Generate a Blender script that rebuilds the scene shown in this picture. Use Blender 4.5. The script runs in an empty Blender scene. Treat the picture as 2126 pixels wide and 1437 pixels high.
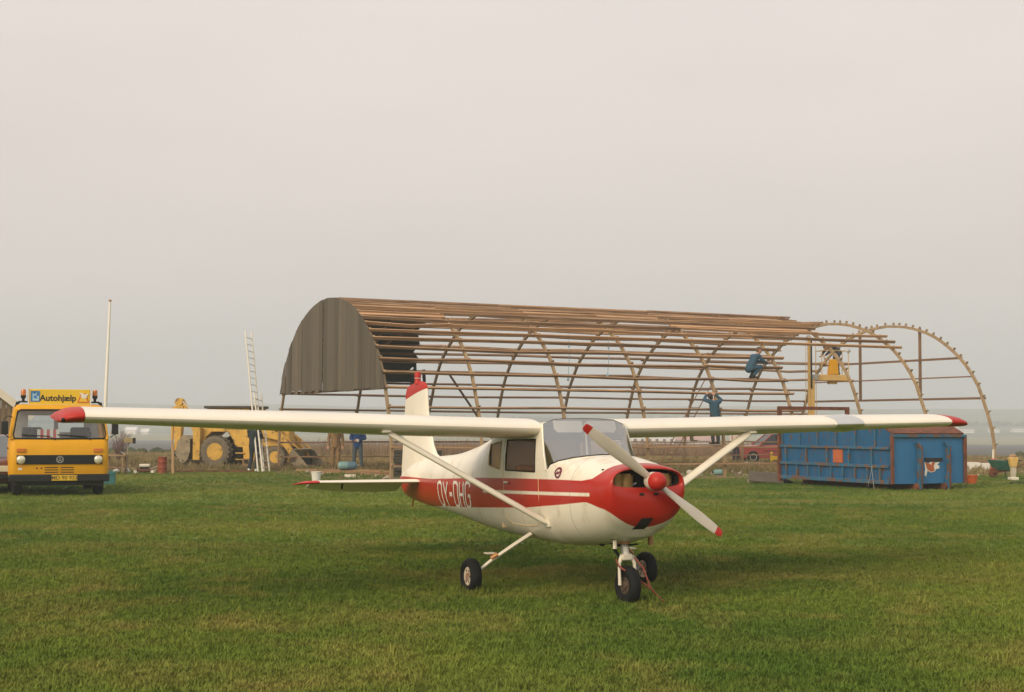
import bpy, bmesh, math, random
from mathutils import Vector, Matrix, Euler
from mathutils import noise as mnoise

sc = bpy.context.scene
col = sc.collection
RND = random.Random(11)
rad = math.radians
V = Vector

# ------------------------------------------------------------------ camera
EYE = 1.674
cam_d = bpy.data.cameras.new('camera')
cam_d.sensor_width = 36.0
cam_d.lens = 36.0 * 3000.9 / 2126.0
cam_d.clip_start = 0.1
cam_d.clip_end = 9000
cam = bpy.data.objects.new('camera', cam_d)
col.objects.link(cam)
cam.location = (0, 0, EYE)
cam.rotation_euler = (Matrix.Rotation(math.pi / 2 + 0.0545, 3, 'X') @ Matrix.Rotation(0.0044, 3, 'Z')).to_euler()
sc.camera = cam

# ------------------------------------------------------------------ sky, sun, exposure
SUN_DIR = V((-0.58, -0.815, 0)).normalized()          # towards the sun, on the ground
SUN_EL = rad(30)
world = bpy.data.worlds.new('World')
sc.world = world
world.use_nodes = True
wn, wl = world.node_tree.nodes, world.node_tree.links
wn.clear()
wo = wn.new('ShaderNodeOutputWorld')
wb = wn.new('ShaderNodeBackground')
wb.inputs['Strength'].default_value = 0.1
sky = wn.new('ShaderNodeTexSky')
sky.sky_type = 'NISHITA'
sky.sun_disc = False
sky.sun_elevation = SUN_EL
sky.sun_rotation = math.atan2(SUN_DIR.x, SUN_DIR.y)
sky.dust_density = 6.0
sky.air_density = 1.2
wtc = wn.new('ShaderNodeTexCoord')
wsep = wn.new('ShaderNodeSeparateXYZ')
wl.new(wtc.outputs['Generated'], wsep.inputs[0])
wr = wn.new('ShaderNodeValToRGB')                    # an even, hazy overcast veil: only height above the horizon
els = wr.color_ramp.elements
OVC = [(0.0, (5.85, 5.9, 5.7)), (0.035, (6.15, 5.98, 5.6)), (0.10, (7.35, 6.65, 6.05)), (0.20, (8.0, 7.25, 6.65)),
       (0.30, (8.35, 7.6, 7.05)), (1.0, (9.2, 8.6, 8.1))]
while len(els) < len(OVC):
    els.new(0.5)
for e, (p, c) in zip(els, OVC):
    e.position = p
    e.color = (*c, 1)
wl.new(wsep.outputs['Z'], wr.inputs['Fac'])
wnz = wn.new('ShaderNodeTexNoise')                   # faint unevenness of the cloud layer
wnz.inputs['Scale'].default_value = 2.2
wnz.inputs['Detail'].default_value = 4
wmp = wn.new('ShaderNodeMapping')
wmp.inputs['Scale'].default_value = (1, 1, 4)
wl.new(wtc.outputs['Generated'], wmp.inputs[0])
wl.new(wmp.outputs[0], wnz.inputs['Vector'])
wmr = wn.new('ShaderNodeMapRange')
wmr.inputs[1].default_value = 0.3
wmr.inputs[2].default_value = 0.7
wmr.inputs[3].default_value = 0.955
wmr.inputs[4].default_value = 1.045
wl.new(wnz.outputs['Fac'], wmr.inputs[0])
wsc = wn.new('ShaderNodeVectorMath')
wsc.operation = 'SCALE'
wl.new(wr.outputs[0], wsc.inputs[0])
wl.new(wmr.outputs[0], wsc.inputs['Scale'])
wmx = wn.new('ShaderNodeMix')
wmx.data_type = 'RGBA'
wmx.inputs[0].default_value = 0.93
wl.new(sky.outputs[0], wmx.inputs[6])
wl.new(wsc.outputs[0], wmx.inputs[7])
wl.new(wmx.outputs[2], wb.inputs['Color'])
wl.new(wb.outputs[0], wo.inputs['Surface'])

sun_d = bpy.data.lights.new('sun', 'SUN')
sun_d.energy = 2.6
sun_d.angle = rad(40)
sun_d.color = (1.0, 0.81, 0.56)
sun = bpy.data.objects.new('sun', sun_d)
col.objects.link(sun)
sdir = V((SUN_DIR.x * math.cos(SUN_EL), SUN_DIR.y * math.cos(SUN_EL), math.sin(SUN_EL)))
sun.rotation_euler = sdir.to_track_quat('Z', 'Y').to_euler()
sun.location = (0, 0, 40)

sc.view_settings.view_transform = 'Standard'
sc.view_settings.look = 'None'
sc.view_settings.gamma = 1
sc.view_settings.exposure = 0.08
sc.cycles.use_denoising = True
sc.cycles.max_bounces = 8
sc.cycles.transparent_max_bounces = 16
sc.cycles.volume_bounces = 1

# ------------------------------------------------------------------ helpers
def tag(o, label=None, cat=None, group=None, kind=None):
    if label: o['label'] = label
    if cat: o['category'] = cat
    if group: o['group'] = group
    if kind: o['kind'] = kind
    return o

def thing(name, label, cat, loc=(0, 0, 0), rotz=0.0, group=None):
    o = bpy.data.objects.new(name, None)
    o.empty_display_size = 0.2
    col.objects.link(o)
    o.location = loc
    o.rotation_euler = (0, 0, rotz)
    return tag(o, label, cat, group)

def link(name, mesh, parent=None, loc=None, rot=None):
    o = bpy.data.objects.new(name, mesh)
    col.objects.link(o)
    if parent: o.parent = parent
    if loc is not None: o.location = loc
    if rot is not None: o.rotation_euler = rot
    return o

def copy_tree(src, parent=None):
    c = src.copy()
    col.objects.link(c)
    c.parent = parent
    for ch in list(src.children):
        copy_tree(ch, c)
    return c

class MB:
    """collects shapes and links them as one mesh object"""
    def __init__(s):
        s.v, s.f, s.mi, s.m = [], [], [], 0
    def add(s, vs, fs):
        b = len(s.v)
        s.v += [tuple(p) for p in vs]
        s.f += [tuple(b + i for i in f) for f in fs]
        s.mi += [s.m] * len(fs)
        return s
    def box(s, c, d, rot=None):
        c = V(c)
        M = rot if isinstance(rot, Matrix) else (Euler(rot).to_matrix() if rot is not None else Matrix.Identity(3))
        vs = [c + M @ V((sx * d[0] / 2, sy * d[1] / 2, sz * d[2] / 2)) for sz in (-1, 1) for sy in (-1, 1) for sx in (-1, 1)]
        return s.add(vs, [(0, 2, 3, 1), (4, 5, 7, 6), (0, 1, 5, 4), (2, 6, 7, 3), (0, 4, 6, 2), (1, 3, 7, 5)])
    def hexa(s, bottom, top):
        """box from four bottom and four top corners (counter-clockwise seen from above)"""
        return s.add(list(bottom) + list(top), [(3, 2, 1, 0), (4, 5, 6, 7), (0, 1, 5, 4), (1, 2, 6, 5), (2, 3, 7, 6), (3, 0, 4, 7)])
    def beam(s, p0, p1, w, h, up=(0, 0, 1)):
        """w across, h along up"""
        p0, p1 = V(p0), V(p1)
        t = (p1 - p0).normalized()
        up = V(up)
        a = t.cross(up)
        if a.length < 1e-4:
            a = t.cross(V((1, 0, 0)))
        a.normalize()
        b = a.cross(t).normalized()
        r = [(-w / 2, -h / 2), (w / 2, -h / 2), (w / 2, h / 2), (-w / 2, h / 2)]
        vs = [p + a * x + b * y for p in (p0, p1) for x, y in r]
        return s.add(vs, [(0, 1, 2, 3), (7, 6, 5, 4), (0, 4, 5, 1), (1, 5, 6, 2), (2, 6, 7, 3), (3, 7, 4, 0)])
    def tube(s, pts, r, n=8, cap=True, flat=1.0, ref=(0, 0, 1)):
        pts = [V(p) for p in pts]
        rs = r if isinstance(r, (list, tuple)) else [r] * len(pts)
        rings = []
        ref = V(ref)
        for i, p in enumerate(pts):
            t = (pts[min(i + 1, len(pts) - 1)] - pts[max(i - 1, 0)]).normalized()
            a = t.cross(ref)
            if a.length < 1e-3: a = t.cross(V((1, 0.1, 0)))
            a.normalize()
            b = a.cross(t).normalized()
            rings.append([p + a * math.cos(k * 2 * math.pi / n) * rs[i] + b * math.sin(k * 2 * math.pi / n) * rs[i] * flat for k in range(n)])
        return s.loft(rings, True, cap, cap)
    def loft(s, rings, closed=True, cap0=False, cap1=False):
        n = len(rings[0])
        vs = [p for r in rings for p in r]
        fs = []
        for i in range(len(rings) - 1):
            for k in range(n if closed else n - 1):
                k2 = (k + 1) % n
                fs.append((i * n + k, i * n + k2, (i + 1) * n + k2, (i + 1) * n + k))
        if cap0: fs.append(tuple(range(n - 1, -1, -1)))
        if cap1: fs.append(tuple((len(rings) - 1) * n + k for k in range(n)))
        return s.add(vs, fs)
    def lathe(s, prof, o=(0, 0, 0), axis=(0, 0, 1), n=20):
        """prof: (radius, height along axis)"""
        o, ax = V(o), V(axis).normalized()
        a = ax.cross(V((0, 0, 1)))
        if a.length < 1e-3: a = V((1, 0, 0))
        a.normalize()
        b = ax.cross(a)
        rings = [[o + ax * h + (a * math.cos(k * 2 * math.pi / n) + b * math.sin(k * 2 * math.pi / n)) * max(r, 1e-4) for k in range(n)] for r, h in prof]
        return s.loft(rings, True, prof[0][0] > 1e-3, prof[-1][0] > 1e-3)
    def prism(s, poly, o, u, v, th):
        """flat outline (list of 2-D points) in the plane o,u,v, thickened by th along u x v"""
        o, u, v = V(o), V(u), V(v)
        n = u.cross(v).normalized()
        a = [o + u * x + v * y for x, y in poly]
        b = [p + n * th for p in a]
        k = len(poly)
        fs = [tuple(range(k - 1, -1, -1)), tuple(range(k, 2 * k))] + [(i, (i + 1) % k, k + (i + 1) % k, k + i) for i in range(k)]
        return s.add(a + b, fs)
    def ball(s, c, r, n=10, m=7):
        c = V(c)
        rr = r if isinstance(r, (tuple, list)) else (r, r, r)
        rings = []
        for i in range(m + 1):
            th = math.pi * i / m
            q = max(math.sin(th), 1e-3)
            rings.append([c + V((rr[0] * q * math.cos(k * 2 * math.pi / n), rr[1] * q * math.sin(k * 2 * math.pi / n), -rr[2] * math.cos(th))) for k in range(n)])
        return s.loft(rings, True, True, True)
    def capsule(s, p0, p1, r0, r1, n=10):
        p0, p1 = V(p0), V(p1)
        t = (p1 - p0)
        L = t.length
        t = t / L if L > 1e-6 else V((0, 0, 1))
        pr = [(r0 * math.cos(a), -r0 * math.sin(a)) for a in (1.35, 0.9, 0.45, 0)] + [(r1 * math.cos(a), L + r1 * math.sin(a)) for a in (0, 0.45, 0.9, 1.35)]
        return s.lathe(pr, p0, t, n)
    def mesh(s, name, mats, smooth=None):
        me = bpy.data.meshes.new(name)
        me.from_pydata(s.v, [], s.f)
        mats = mats if isinstance(mats, (list, tuple)) else [mats]
        for m in mats: me.materials.append(m)
        if len(mats) > 1: me.polygons.foreach_set('material_index', s.mi)
        bm = bmesh.new()
        bm.from_mesh(me)
        bmesh.ops.recalc_face_normals(bm, faces=bm.faces[:])
        bm.to_mesh(me)
        bm.free()
        if smooth is not None:
            me.polygons.foreach_set('use_smooth', [True] * len(me.polygons))
            if smooth < 179: me.set_sharp_from_angle(angle=rad(smooth))
        me.update()
        return me
    def build(s, name, mats, parent=None, smooth=None, bevel=0, loc=None, rot=None, seg=2):
        o = link(name, s.mesh(name, mats, smooth), parent, loc, rot)
        if bevel:
            b = o.modifiers.new('bevel', 'BEVEL')
            b.width = bevel
            b.segments = seg
            b.limit_method = 'ANGLE'
            b.angle_limit = rad(40)
            b.harden_normals = False
            for p in o.data.polygons: p.use_smooth = True
            o.data.set_sharp_from_angle(angle=rad(50))
        return o

# ------------------------------------------------------------------ materials
def mat(name, c, rough=0.6, metal=0.0, var=0.12, scale=3.0, c2=None, c2amt=0.0, c2scale=6.0, bump=0.0, bscale=60.0, rnd=0.0,
        stretch=(1, 1, 1), spec=0.5, coat=0.0, world_co=False, c2detail=6.0, c2soft=0.06):
    """principled paint/wood/metal: base colour with large uneven tone, optional second colour (rust, dirt, chips) in patches"""
    m = bpy.data.materials.new(name)
    m.use_nodes = True
    n, l = m.node_tree.nodes, m.node_tree.links
    bs = n['Principled BSDF']
    bs.inputs['Roughness'].default_value = rough
    bs.inputs['Metallic'].default_value = metal
    bs.inputs['Specular IOR Level'].default_value = spec
    bs.inputs['Coat Weight'].default_value = coat
    bs.inputs['Coat Roughness'].default_value = 0.15
    if world_co:
        g = n.new('ShaderNodeNewGeometry'); co = g.outputs['Position']
    else:
        g = n.new('ShaderNodeTexCoord'); co = g.outputs['Object']
    mp = n.new('ShaderNodeMapping')
    mp.inputs['Scale'].default_value = stretch
    l.new(co, mp.inputs[0])
    if rnd:
        oi = n.new('ShaderNodeObjectInfo')
        ad = n.new('ShaderNodeVectorMath'); ad.operation = 'ADD'
        sv = n.new('ShaderNodeVectorMath'); sv.operation = 'SCALE'; sv.inputs[0].default_value = (37, 19, 53)
        l.new(oi.outputs['Random'], sv.inputs['Scale'])
        l.new(mp.outputs[0], ad.inputs[0]); l.new(sv.outputs[0], ad.inputs[1])
        vec = ad.outputs[0]
    else:
        vec = mp.outputs[0]
    nz = n.new('ShaderNodeTexNoise')
    nz.inputs['Scale'].default_value = scale
    nz.inputs['Detail'].default_value = 5
    l.new(vec, nz.inputs['Vector'])
    mr = n.new('ShaderNodeMapRange')
    mr.inputs[1].default_value = 0.25; mr.inputs[2].default_value = 0.75
    mr.inputs[3].default_value = 1 - var; mr.inputs[4].default_value = 1 + var
    l.new(nz.outputs['Fac'], mr.inputs[0])
    fac = mr.outputs[0]
    if rnd:
        mr2 = n.new('ShaderNodeMapRange')
        mr2.inputs[3].default_value = 1 - rnd; mr2.inputs[4].default_value = 1 + rnd
        l.new(oi.outputs['Random'], mr2.inputs[0])
        mu = n.new('ShaderNodeMath'); mu.operation = 'MULTIPLY'
        l.new(fac, mu.inputs[0]); l.new(mr2.outputs[0], mu.inputs[1])
        fac = mu.outputs[0]
    cs = n.new('ShaderNodeVectorMath'); cs.operation = 'SCALE'
    cs.inputs[0].default_value = c[:3]
    l.new(fac, cs.inputs['Scale'])
    out = cs.outputs[0]
    if c2 is not None:
        n2 = n.new('ShaderNodeTexNoise')
        n2.inputs['Scale'].default_value = c2scale
        n2.inputs['Detail'].default_value = c2detail
        n2.inputs['Roughness'].default_value = 0.65
        l.new(vec, n2.inputs['Vector'])
        r2 = n.new('ShaderNodeMapRange')
        r2.inputs[1].default_value = 1 - c2amt - c2soft; r2.inputs[2].default_value = 1 - c2amt + c2soft
        l.new(n2.outputs['Fac'], r2.inputs[0])
        mx = n.new('ShaderNodeMix'); mx.data_type = 'RGBA'
        l.new(r2.outputs[0], mx.inputs[0])
        l.new(out, mx.inputs[6]); mx.inputs[7].default_value = (*c2[:3], 1)
        out = mx.outputs[2]
    l.new(out, bs.inputs['Base Color'])
    if bump:
        nb = n.new('ShaderNodeTexNoise')
        nb.inputs['Scale'].default_value = bscale
        nb.inputs['Detail'].default_value = 4
        l.new(vec, nb.inputs['Vector'])
        bp = n.new('ShaderNodeBump')
        bp.inputs['Strength'].default_value = bump
        bp.inputs['Distance'].default_value = 0.02
        l.new(nb.outputs['Fac'], bp.inputs['Height'])
        l.new(bp.outputs[0], bs.inputs['Normal'])
    return m

def glass_mat(name, tint=(0.86, 0.92, 0.93), refl=0.10, rough=0.02, top=0.85):
    """clear pane: mostly transparent, sky mirrored more at a glancing angle"""
    m = bpy.data.materials.new(name)
    m.use_nodes = True
    n, l = m.node_tree.nodes, m.node_tree.links
    n.clear()
    o = n.new('ShaderNodeOutputMaterial')
    tr = n.new('ShaderNodeBsdfTransparent'); tr.inputs[0].default_value = (*tint, 1)
    gl = n.new('ShaderNodeBsdfGlossy'); gl.inputs['Roughness'].default_value = rough
    lw = n.new('ShaderNodeLayerWeight'); lw.inputs[0].default_value = 0.25
    mr = n.new('ShaderNodeMapRange'); mr.inputs[3].default_value = refl; mr.inputs[4].default_value = top
    l.new(lw.outputs['Fresnel'], mr.inputs[0])
    mx = n.new('ShaderNodeMixShader')
    l.new(mr.outputs[0], mx.inputs[0]); l.new(tr.outputs[0], mx.inputs[1]); l.new(gl.outputs[0], mx.inputs[2])
    l.new(mx.outputs[0], o.inputs['Surface'])
    return m

M = {}
M['white'] = mat('white_paint', (0.80, 0.75, 0.65), 0.34, var=0.07, scale=1.5, c2=(0.55, 0.40, 0.22), c2amt=0.25, c2scale=5, coat=0.2)
M['cream'] = mat('cream_paint', (0.74, 0.69, 0.58), 0.38, var=0.06, scale=4, c2=(0.42, 0.25, 0.12), c2amt=0.26, c2scale=9)
M['red'] = mat('red_paint', (0.43, 0.020, 0.012), 0.46, var=0.08, scale=3, spec=0.35)
M['propgrey'] = mat('propeller_grey', (0.56, 0.51, 0.44), 0.45, var=0.07, scale=5)
M['metal'] = mat('bare_metal', (0.72, 0.72, 0.70), 0.28, 0.95, var=0.05)
M['dullmetal'] = mat('dull_metal', (0.42, 0.42, 0.41), 0.5, 0.5, var=0.15, scale=8)
M['black'] = mat('black_rubber', (0.009, 0.010, 0.011), 0.8, var=0.25, scale=8, spec=0.25, c2=(0.035, 0.03, 0.022), c2amt=0.33, c2scale=4)
M['blackpl'] = mat('black_plastic', (0.012, 0.013, 0.014), 0.55, var=0.15, spec=0.3)
M['dark'] = mat('dark_cavity', (0.02, 0.018, 0.016), 0.9)
M['rim'] = mat('wheel_rim', (0.62, 0.52, 0.42), 0.5, 0.1, c2=(0.25, 0.13, 0.07), c2amt=0.45, c2scale=9)
M['engine'] = mat('engine_cylinder', (0.55, 0.37, 0.14), 0.5, 0.3, var=0.2, scale=15)
M['copper'] = mat('heated_pipe', (0.40, 0.20, 0.08), 0.45, 0.4, var=0.15)
M['brownfab'] = mat('brown_upholstery', (0.34, 0.17, 0.07), 0.85, var=0.2, scale=10)
M['tanfab'] = mat('tan_lining', (0.72, 0.54, 0.33), 0.85, var=0.1)
M['glass'] = glass_mat('windscreen_glass', (0.93, 0.97, 0.99), 0.42, 0.05)
M['sideglass'] = glass_mat('side_glass', (0.97, 0.87, 0.72), 0.03, 0.02, 0.30)
M['yellow'] = mat('truck_yellow', (0.70, 0.345, 0.003), 0.5, var=0.07, scale=2, c2=(0.35, 0.17, 0.03), c2amt=0.27, c2scale=6, spec=0.3)
M['signyellow'] = mat('sign_yellow', (0.80, 0.52, 0.02), 0.4, var=0.03)
M['amber'] = mat('amber_lens', (0.55, 0.16, 0.01), 0.2, var=0.2, scale=20, coat=0.5)
M['lens'] = mat('headlamp_lens', (0.72, 0.70, 0.58), 0.12, 0.3, var=0.12, scale=40, coat=0.8)
M['plate'] = mat('plate_yellow', (0.70, 0.45, 0.02), 0.5, var=0.03)
M['digger'] = mat('digger_yellow', (0.60, 0.36, 0.06), 0.65, var=0.18, scale=3, c2=(0.20, 0.12, 0.05), c2amt=0.40, c2scale=5)
M['mud'] = mat('muddy_steel', (0.30, 0.25, 0.17), 0.85, var=0.25, scale=5, c2=(0.10, 0.075, 0.05), c2amt=0.42, c2scale=6, bump=0.3, bscale=25)
M['mudtyre'] = mat('muddy_tyre', (0.15, 0.125, 0.09), 0.95, var=0.25, scale=5, bump=0.4, bscale=30)
M['blue'] = mat('container_blue', (0.009, 0.090, 0.22), 0.5, var=0.20, scale=2.2, c2=(0.12, 0.055, 0.03), c2amt=0.405, c2scale=4.5, stretch=(2.2, 2.2, 0.6), c2soft=0.03)  # kept darker than the end wall, shade of the sides put into the colour
M['sunlitblue'] = mat('sunlit_container_blue', (0.020, 0.15, 0.35), 0.5, var=0.12, scale=2.2, c2=(0.13, 0.06, 0.035), c2amt=0.33, c2scale=7, c2soft=0.03)  # same paint made lighter, sunlight on the end wall put into the colour
M['darkrim'] = mat('dirty_rim', (0.10, 0.07, 0.05), 0.7, 0.2, var=0.3, scale=9)
M['bluerib'] = mat('container_rib', (0.018, 0.115, 0.22), 0.6, var=0.2, scale=4, c2=(0.15, 0.075, 0.04), c2amt=0.47, c2scale=5, c2soft=0.05)
M['rust'] = mat('rust', (0.17, 0.055, 0.027), 0.85, var=0.25, scale=4, c2=(0.09, 0.035, 0.02), c2amt=0.45, c2scale=7)
M['orangepatch'] = mat('orange_primer', (0.42, 0.11, 0.04), 0.7, var=0.12)
M['decalwhite'] = mat('decal_white', (0.74, 0.72, 0.68), 0.5, var=0.03)
M['lettering'] = mat('lettering_dark', (0.02, 0.02, 0.022), 0.5, var=0.03)
M['letterwhite'] = mat('lettering_white', (0.78, 0.74, 0.66), 0.45, var=0.03)
M['purple'] = mat('emblem_purple', (0.16, 0.02, 0.05), 0.5, var=0.05)
M['signblue'] = mat('emblem_blue', (0.03, 0.18, 0.46), 0.4, var=0.35, scale=9)
M['signpale'] = mat('emblem_pale', (0.40, 0.60, 0.75), 0.4, var=0.1)
M['purlin'] = mat('purlin_wood', (0.37, 0.225, 0.125), 0.8, var=0.25, scale=2.5, stretch=(0.35, 5, 5), rnd=0.28, c2=(0.13, 0.065, 0.035), c2amt=0.42, c2scale=2.2, c2soft=0.12)
M['purlin_new'] = mat('fresh_purlin_wood', (0.46, 0.265, 0.135), 0.75, var=0.18, scale=2.5, stretch=(0.35, 5, 5), rnd=0.15, c2=(0.22, 0.10, 0.04), c2amt=0.36, c2scale=2, c2soft=0.1)
M['arch'] = mat('arch_timber', (0.34, 0.24, 0.135), 0.8, var=0.2, scale=2, rnd=0.12, c2=(0.20, 0.13, 0.07), c2amt=0.40, c2scale=4, c2soft=0.1)
M['archdark'] = mat('tie_timber', (0.20, 0.115, 0.065), 0.85, var=0.2, scale=2, rnd=0.15)
M['sheet'] = mat('weathered_sheet', (0.100, 0.083, 0.061), 0.9, var=0.14, scale=1.2, stretch=(3, 3, 0.5), rnd=0.30, c2=(0.085, 0.07, 0.05), c2amt=0.36, c2scale=3, bump=0.15, bscale=30, c2soft=0.1)
M['felt'] = mat('black_felt', (0.012, 0.014, 0.014), 0.9, var=0.2)
M['wood'] = mat('old_wood', (0.33, 0.21, 0.115), 0.85, var=0.25, scale=4, stretch=(6, 6, 0.6), rnd=0.2)
M['greywood'] = mat('grey_timber', (0.30, 0.26, 0.20), 0.9, var=0.25, scale=3, rnd=0.25)
M['darkwood'] = mat('tarred_board', (0.055, 0.05, 0.038), 0.9, var=0.3, scale=3, rnd=0.35)
M['shedboard'] = mat('shed_board', (0.235, 0.165, 0.105), 0.85, var=0.18, scale=3, stretch=(5, 5, 0.5), rnd=0.16)
M['barge'] = mat('pale_bargeboard', (0.70, 0.64, 0.55), 0.6, var=0.06)
M['alu'] = mat('aluminium', (0.62, 0.60, 0.55), 0.55, 0.0, var=0.08)
M['pole'] = mat('flagpole_white', (0.80, 0.77, 0.72), 0.5, var=0.05)
M['drum'] = mat('drum_red', (0.26, 0.055, 0.025), 0.7, var=0.18, scale=4, c2=(0.13, 0.045, 0.025), c2amt=0.40, c2scale=5)
M['liftyellow'] = mat('lift_yellow', (0.64, 0.42, 0.14), 0.5, var=0.10, scale=4, c2=(0.30, 0.15, 0.05), c2amt=0.32, c2scale=8)
M['teal'] = mat('teal_plastic', (0.035, 0.16, 0.17), 0.6, var=0.2, scale=6)
M['paleteal'] = mat('pale_teal_paint', (0.20, 0.36, 0.36), 0.6, var=0.12, scale=6)
M['steelblue'] = mat('steel_blue_paint', (0.10, 0.20, 0.27), 0.6, var=0.15, scale=6)
M['orangepl'] = mat('orange_plastic', (0.62, 0.13, 0.03), 0.5, var=0.1)
M['greenpaint'] = mat('green_paint', (0.03, 0.11, 0.085), 0.6, var=0.2, scale=6)
M['whitesack'] = mat('white_plastic', (0.72, 0.70, 0.66), 0.6, var=0.08)
M['concrete'] = mat('pale_concrete', (0.46, 0.41, 0.34), 0.9, var=0.15, scale=6, rnd=0.15)
M['carred'] = mat('car_red', (0.28, 0.04, 0.03), 0.4, var=0.08, coat=0.4)
M['maroon'] = mat('car_maroon', (0.11, 0.03, 0.022), 0.35, var=0.1, coat=0.4)
M['carglass'] = glass_mat('car_glass', (0.25, 0.28, 0.30), 0.04, 0.02, 0.30)
M['chrome'] = mat('chrome', (0.75, 0.75, 0.74), 0.15, 1.0, var=0.03)
M['render'] = mat('whitewash', (0.78, 0.76, 0.72), 0.8, var=0.06)
M['pinkroof'] = mat('faded_tile', (0.42, 0.24, 0.19), 0.85, var=0.1)
M['greyroof'] = mat('pale_fibre_roof', (0.52, 0.49, 0.45), 0.85, var=0.1)
M['pane'] = mat('window_dark', (0.03, 0.035, 0.04), 0.2, var=0.1)
M['skin'] = mat('skin', (0.48, 0.25, 0.17), 0.6, var=0.08, scale=12)
M['hairdark'] = mat('hair_dark', (0.035, 0.022, 0.015), 0.8, var=0.3, scale=30)
M['hairbrown'] = mat('hair_brown', (0.12, 0.065, 0.03), 0.8, var=0.3, scale=30)
M['navy'] = mat('navy_cloth', (0.014, 0.024, 0.036), 0.9, var=0.2, scale=9, bump=0.3, bscale=18)
M['workblue'] = mat('work_jacket_blue', (0.024, 0.072, 0.12), 0.9, var=0.15, scale=8, bump=0.35, bscale=16)
M['royal'] = mat('bright_blue_jacket', (0.012, 0.07, 0.25), 0.8, var=0.15, scale=8, bump=0.35, bscale=16)
M['jeans'] = mat('worn_jeans', (0.075, 0.105, 0.13), 0.9, var=0.25, scale=7, bump=0.25, bscale=18)
M['camo'] = mat('tan_overall', (0.26, 0.165, 0.075), 0.9, var=0.25, scale=9, c2=(0.16, 0.10, 0.05), c2amt=0.42, c2scale=8, bump=0.3, bscale=16)
M['palecloth'] = mat('pale_pink_sweater', (0.62, 0.50, 0.46), 0.9, var=0.1, bump=0.2, bscale=16)
M['darkcloth'] = mat('dark_cloth', (0.03, 0.03, 0.035), 0.9, var=0.2, bump=0.2, bscale=16)
M['bluetrouser'] = mat('slate_trousers', (0.045, 0.06, 0.10), 0.9, var=0.2, bump=0.3, bscale=16)
M['rope'] = mat('pale_blue_rope', (0.28, 0.42, 0.55), 0.8, var=0.2)
M['towred'] = mat('tow_bar_red', (0.24, 0.045, 0.025), 0.6, var=0.2, scale=10)
M['stripe_red'] = mat('barrier_red', (0.55, 0.06, 0.05), 0.5, var=0.05)
M['bushtwig'] = mat('bare_twigs', (0.20, 0.13, 0.115), 0.9, var=0.25)

# ------------------------------------------------------------------ the ground, fields and hills
def ground_mat(name, cols, s1=0.16, s2=1.1, bump=0.5, bscale=30, fine=0.25, streak=0.0):
    """three soil/plant tones mixed by world-position noise, with a fine mottle"""
    m = bpy.data.materials.new(name)
    m.use_nodes = True
    n, l = m.node_tree.nodes, m.node_tree.links
    bs = n['Principled BSDF']
    bs.inputs['Roughness'].default_value = 0.95
    bs.inputs['Specular IOR Level'].default_value = 0.15
    g = n.new('ShaderNodeNewGeometry')
    def nz(s, d, off):
        mp = n.new('ShaderNodeMapping'); mp.inputs['Location'].default_value = off
        l.new(g.outputs['Position'], mp.inputs[0])
        t = n.new('ShaderNodeTexNoise'); t.inputs['Scale'].default_value = s; t.inputs['Detail'].default_value = d
        t.inputs['Roughness'].default_value = 0.6
        l.new(mp.outputs[0], t.inputs['Vector'])
        return t.outputs['Fac']
    def rng(o, a, b, c=0, d=1):
        r = n.new('ShaderNodeMapRange'); r.inputs[1].default_value = a; r.inputs[2].default_value = b
        r.inputs[3].default_value = c; r.inputs[4].default_value = d
        l.new(o, r.inputs[0]); return r.outputs[0]
    a = rng(nz(s1, 5, (3, 7, 1)), 0.40, 0.62)
    b = rng(nz(s2, 4, (13, 2, 5)), 0.49, 0.74)
    if streak:
        mp_ = n.new('ShaderNodeMapping'); mp_.inputs['Scale'].default_value = (0.10, 0.42, 1); mp_.inputs['Rotation'].default_value = (0, 0, 0.12)
        l.new(g.outputs['Position'], mp_.inputs[0])
        t_ = n.new('ShaderNodeTexNoise'); t_.inputs['Scale'].default_value = 1.0; t_.inputs['Detail'].default_value = 5
        l.new(mp_.outputs[0], t_.inputs['Vector'])
        sk_ = rng(t_.outputs['Fac'], 0.50, 0.70, 0, streak)
        ad_ = n.new('ShaderNodeMath'); ad_.operation = 'ADD'; ad_.use_clamp = True
        l.new(b, ad_.inputs[0]); l.new(sk_, ad_.inputs[1]); b = ad_.outputs[0]
    m1 = n.new('ShaderNodeMix'); m1.data_type = 'RGBA'
    l.new(a, m1.inputs[0]); m1.inputs[6].default_value = (*cols[0], 1); m1.inputs[7].default_value = (*cols[1], 1)
    m2 = n.new('ShaderNodeMix'); m2.data_type = 'RGBA'
    l.new(b, m2.inputs[0]); l.new(m1.outputs[2], m2.inputs[6]); m2.inputs[7].default_value = (*cols[2], 1)
    f = rng(nz(9.0, 3, (1, 1, 1)), 0.3, 0.7, 1 - fine, 1 + fine)
    sv = n.new('ShaderNodeVectorMath'); sv.operation = 'SCALE'
    l.new(m2.outputs[2], sv.inputs[0]); l.new(f, sv.inputs['Scale'])
    l.new(sv.outputs[0], bs.inputs['Base Color'])
    if bump:
        nb = nz(bscale, 4, (0, 0, 0))
        bp = n.new('ShaderNodeBump'); bp.inputs['Strength'].default_value = bump; bp.inputs['Distance'].default_value = 0.05
        l.new(nb, bp.inputs['Height']); l.new(bp.outputs[0], bs.inputs['Normal'])
    return m

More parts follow.
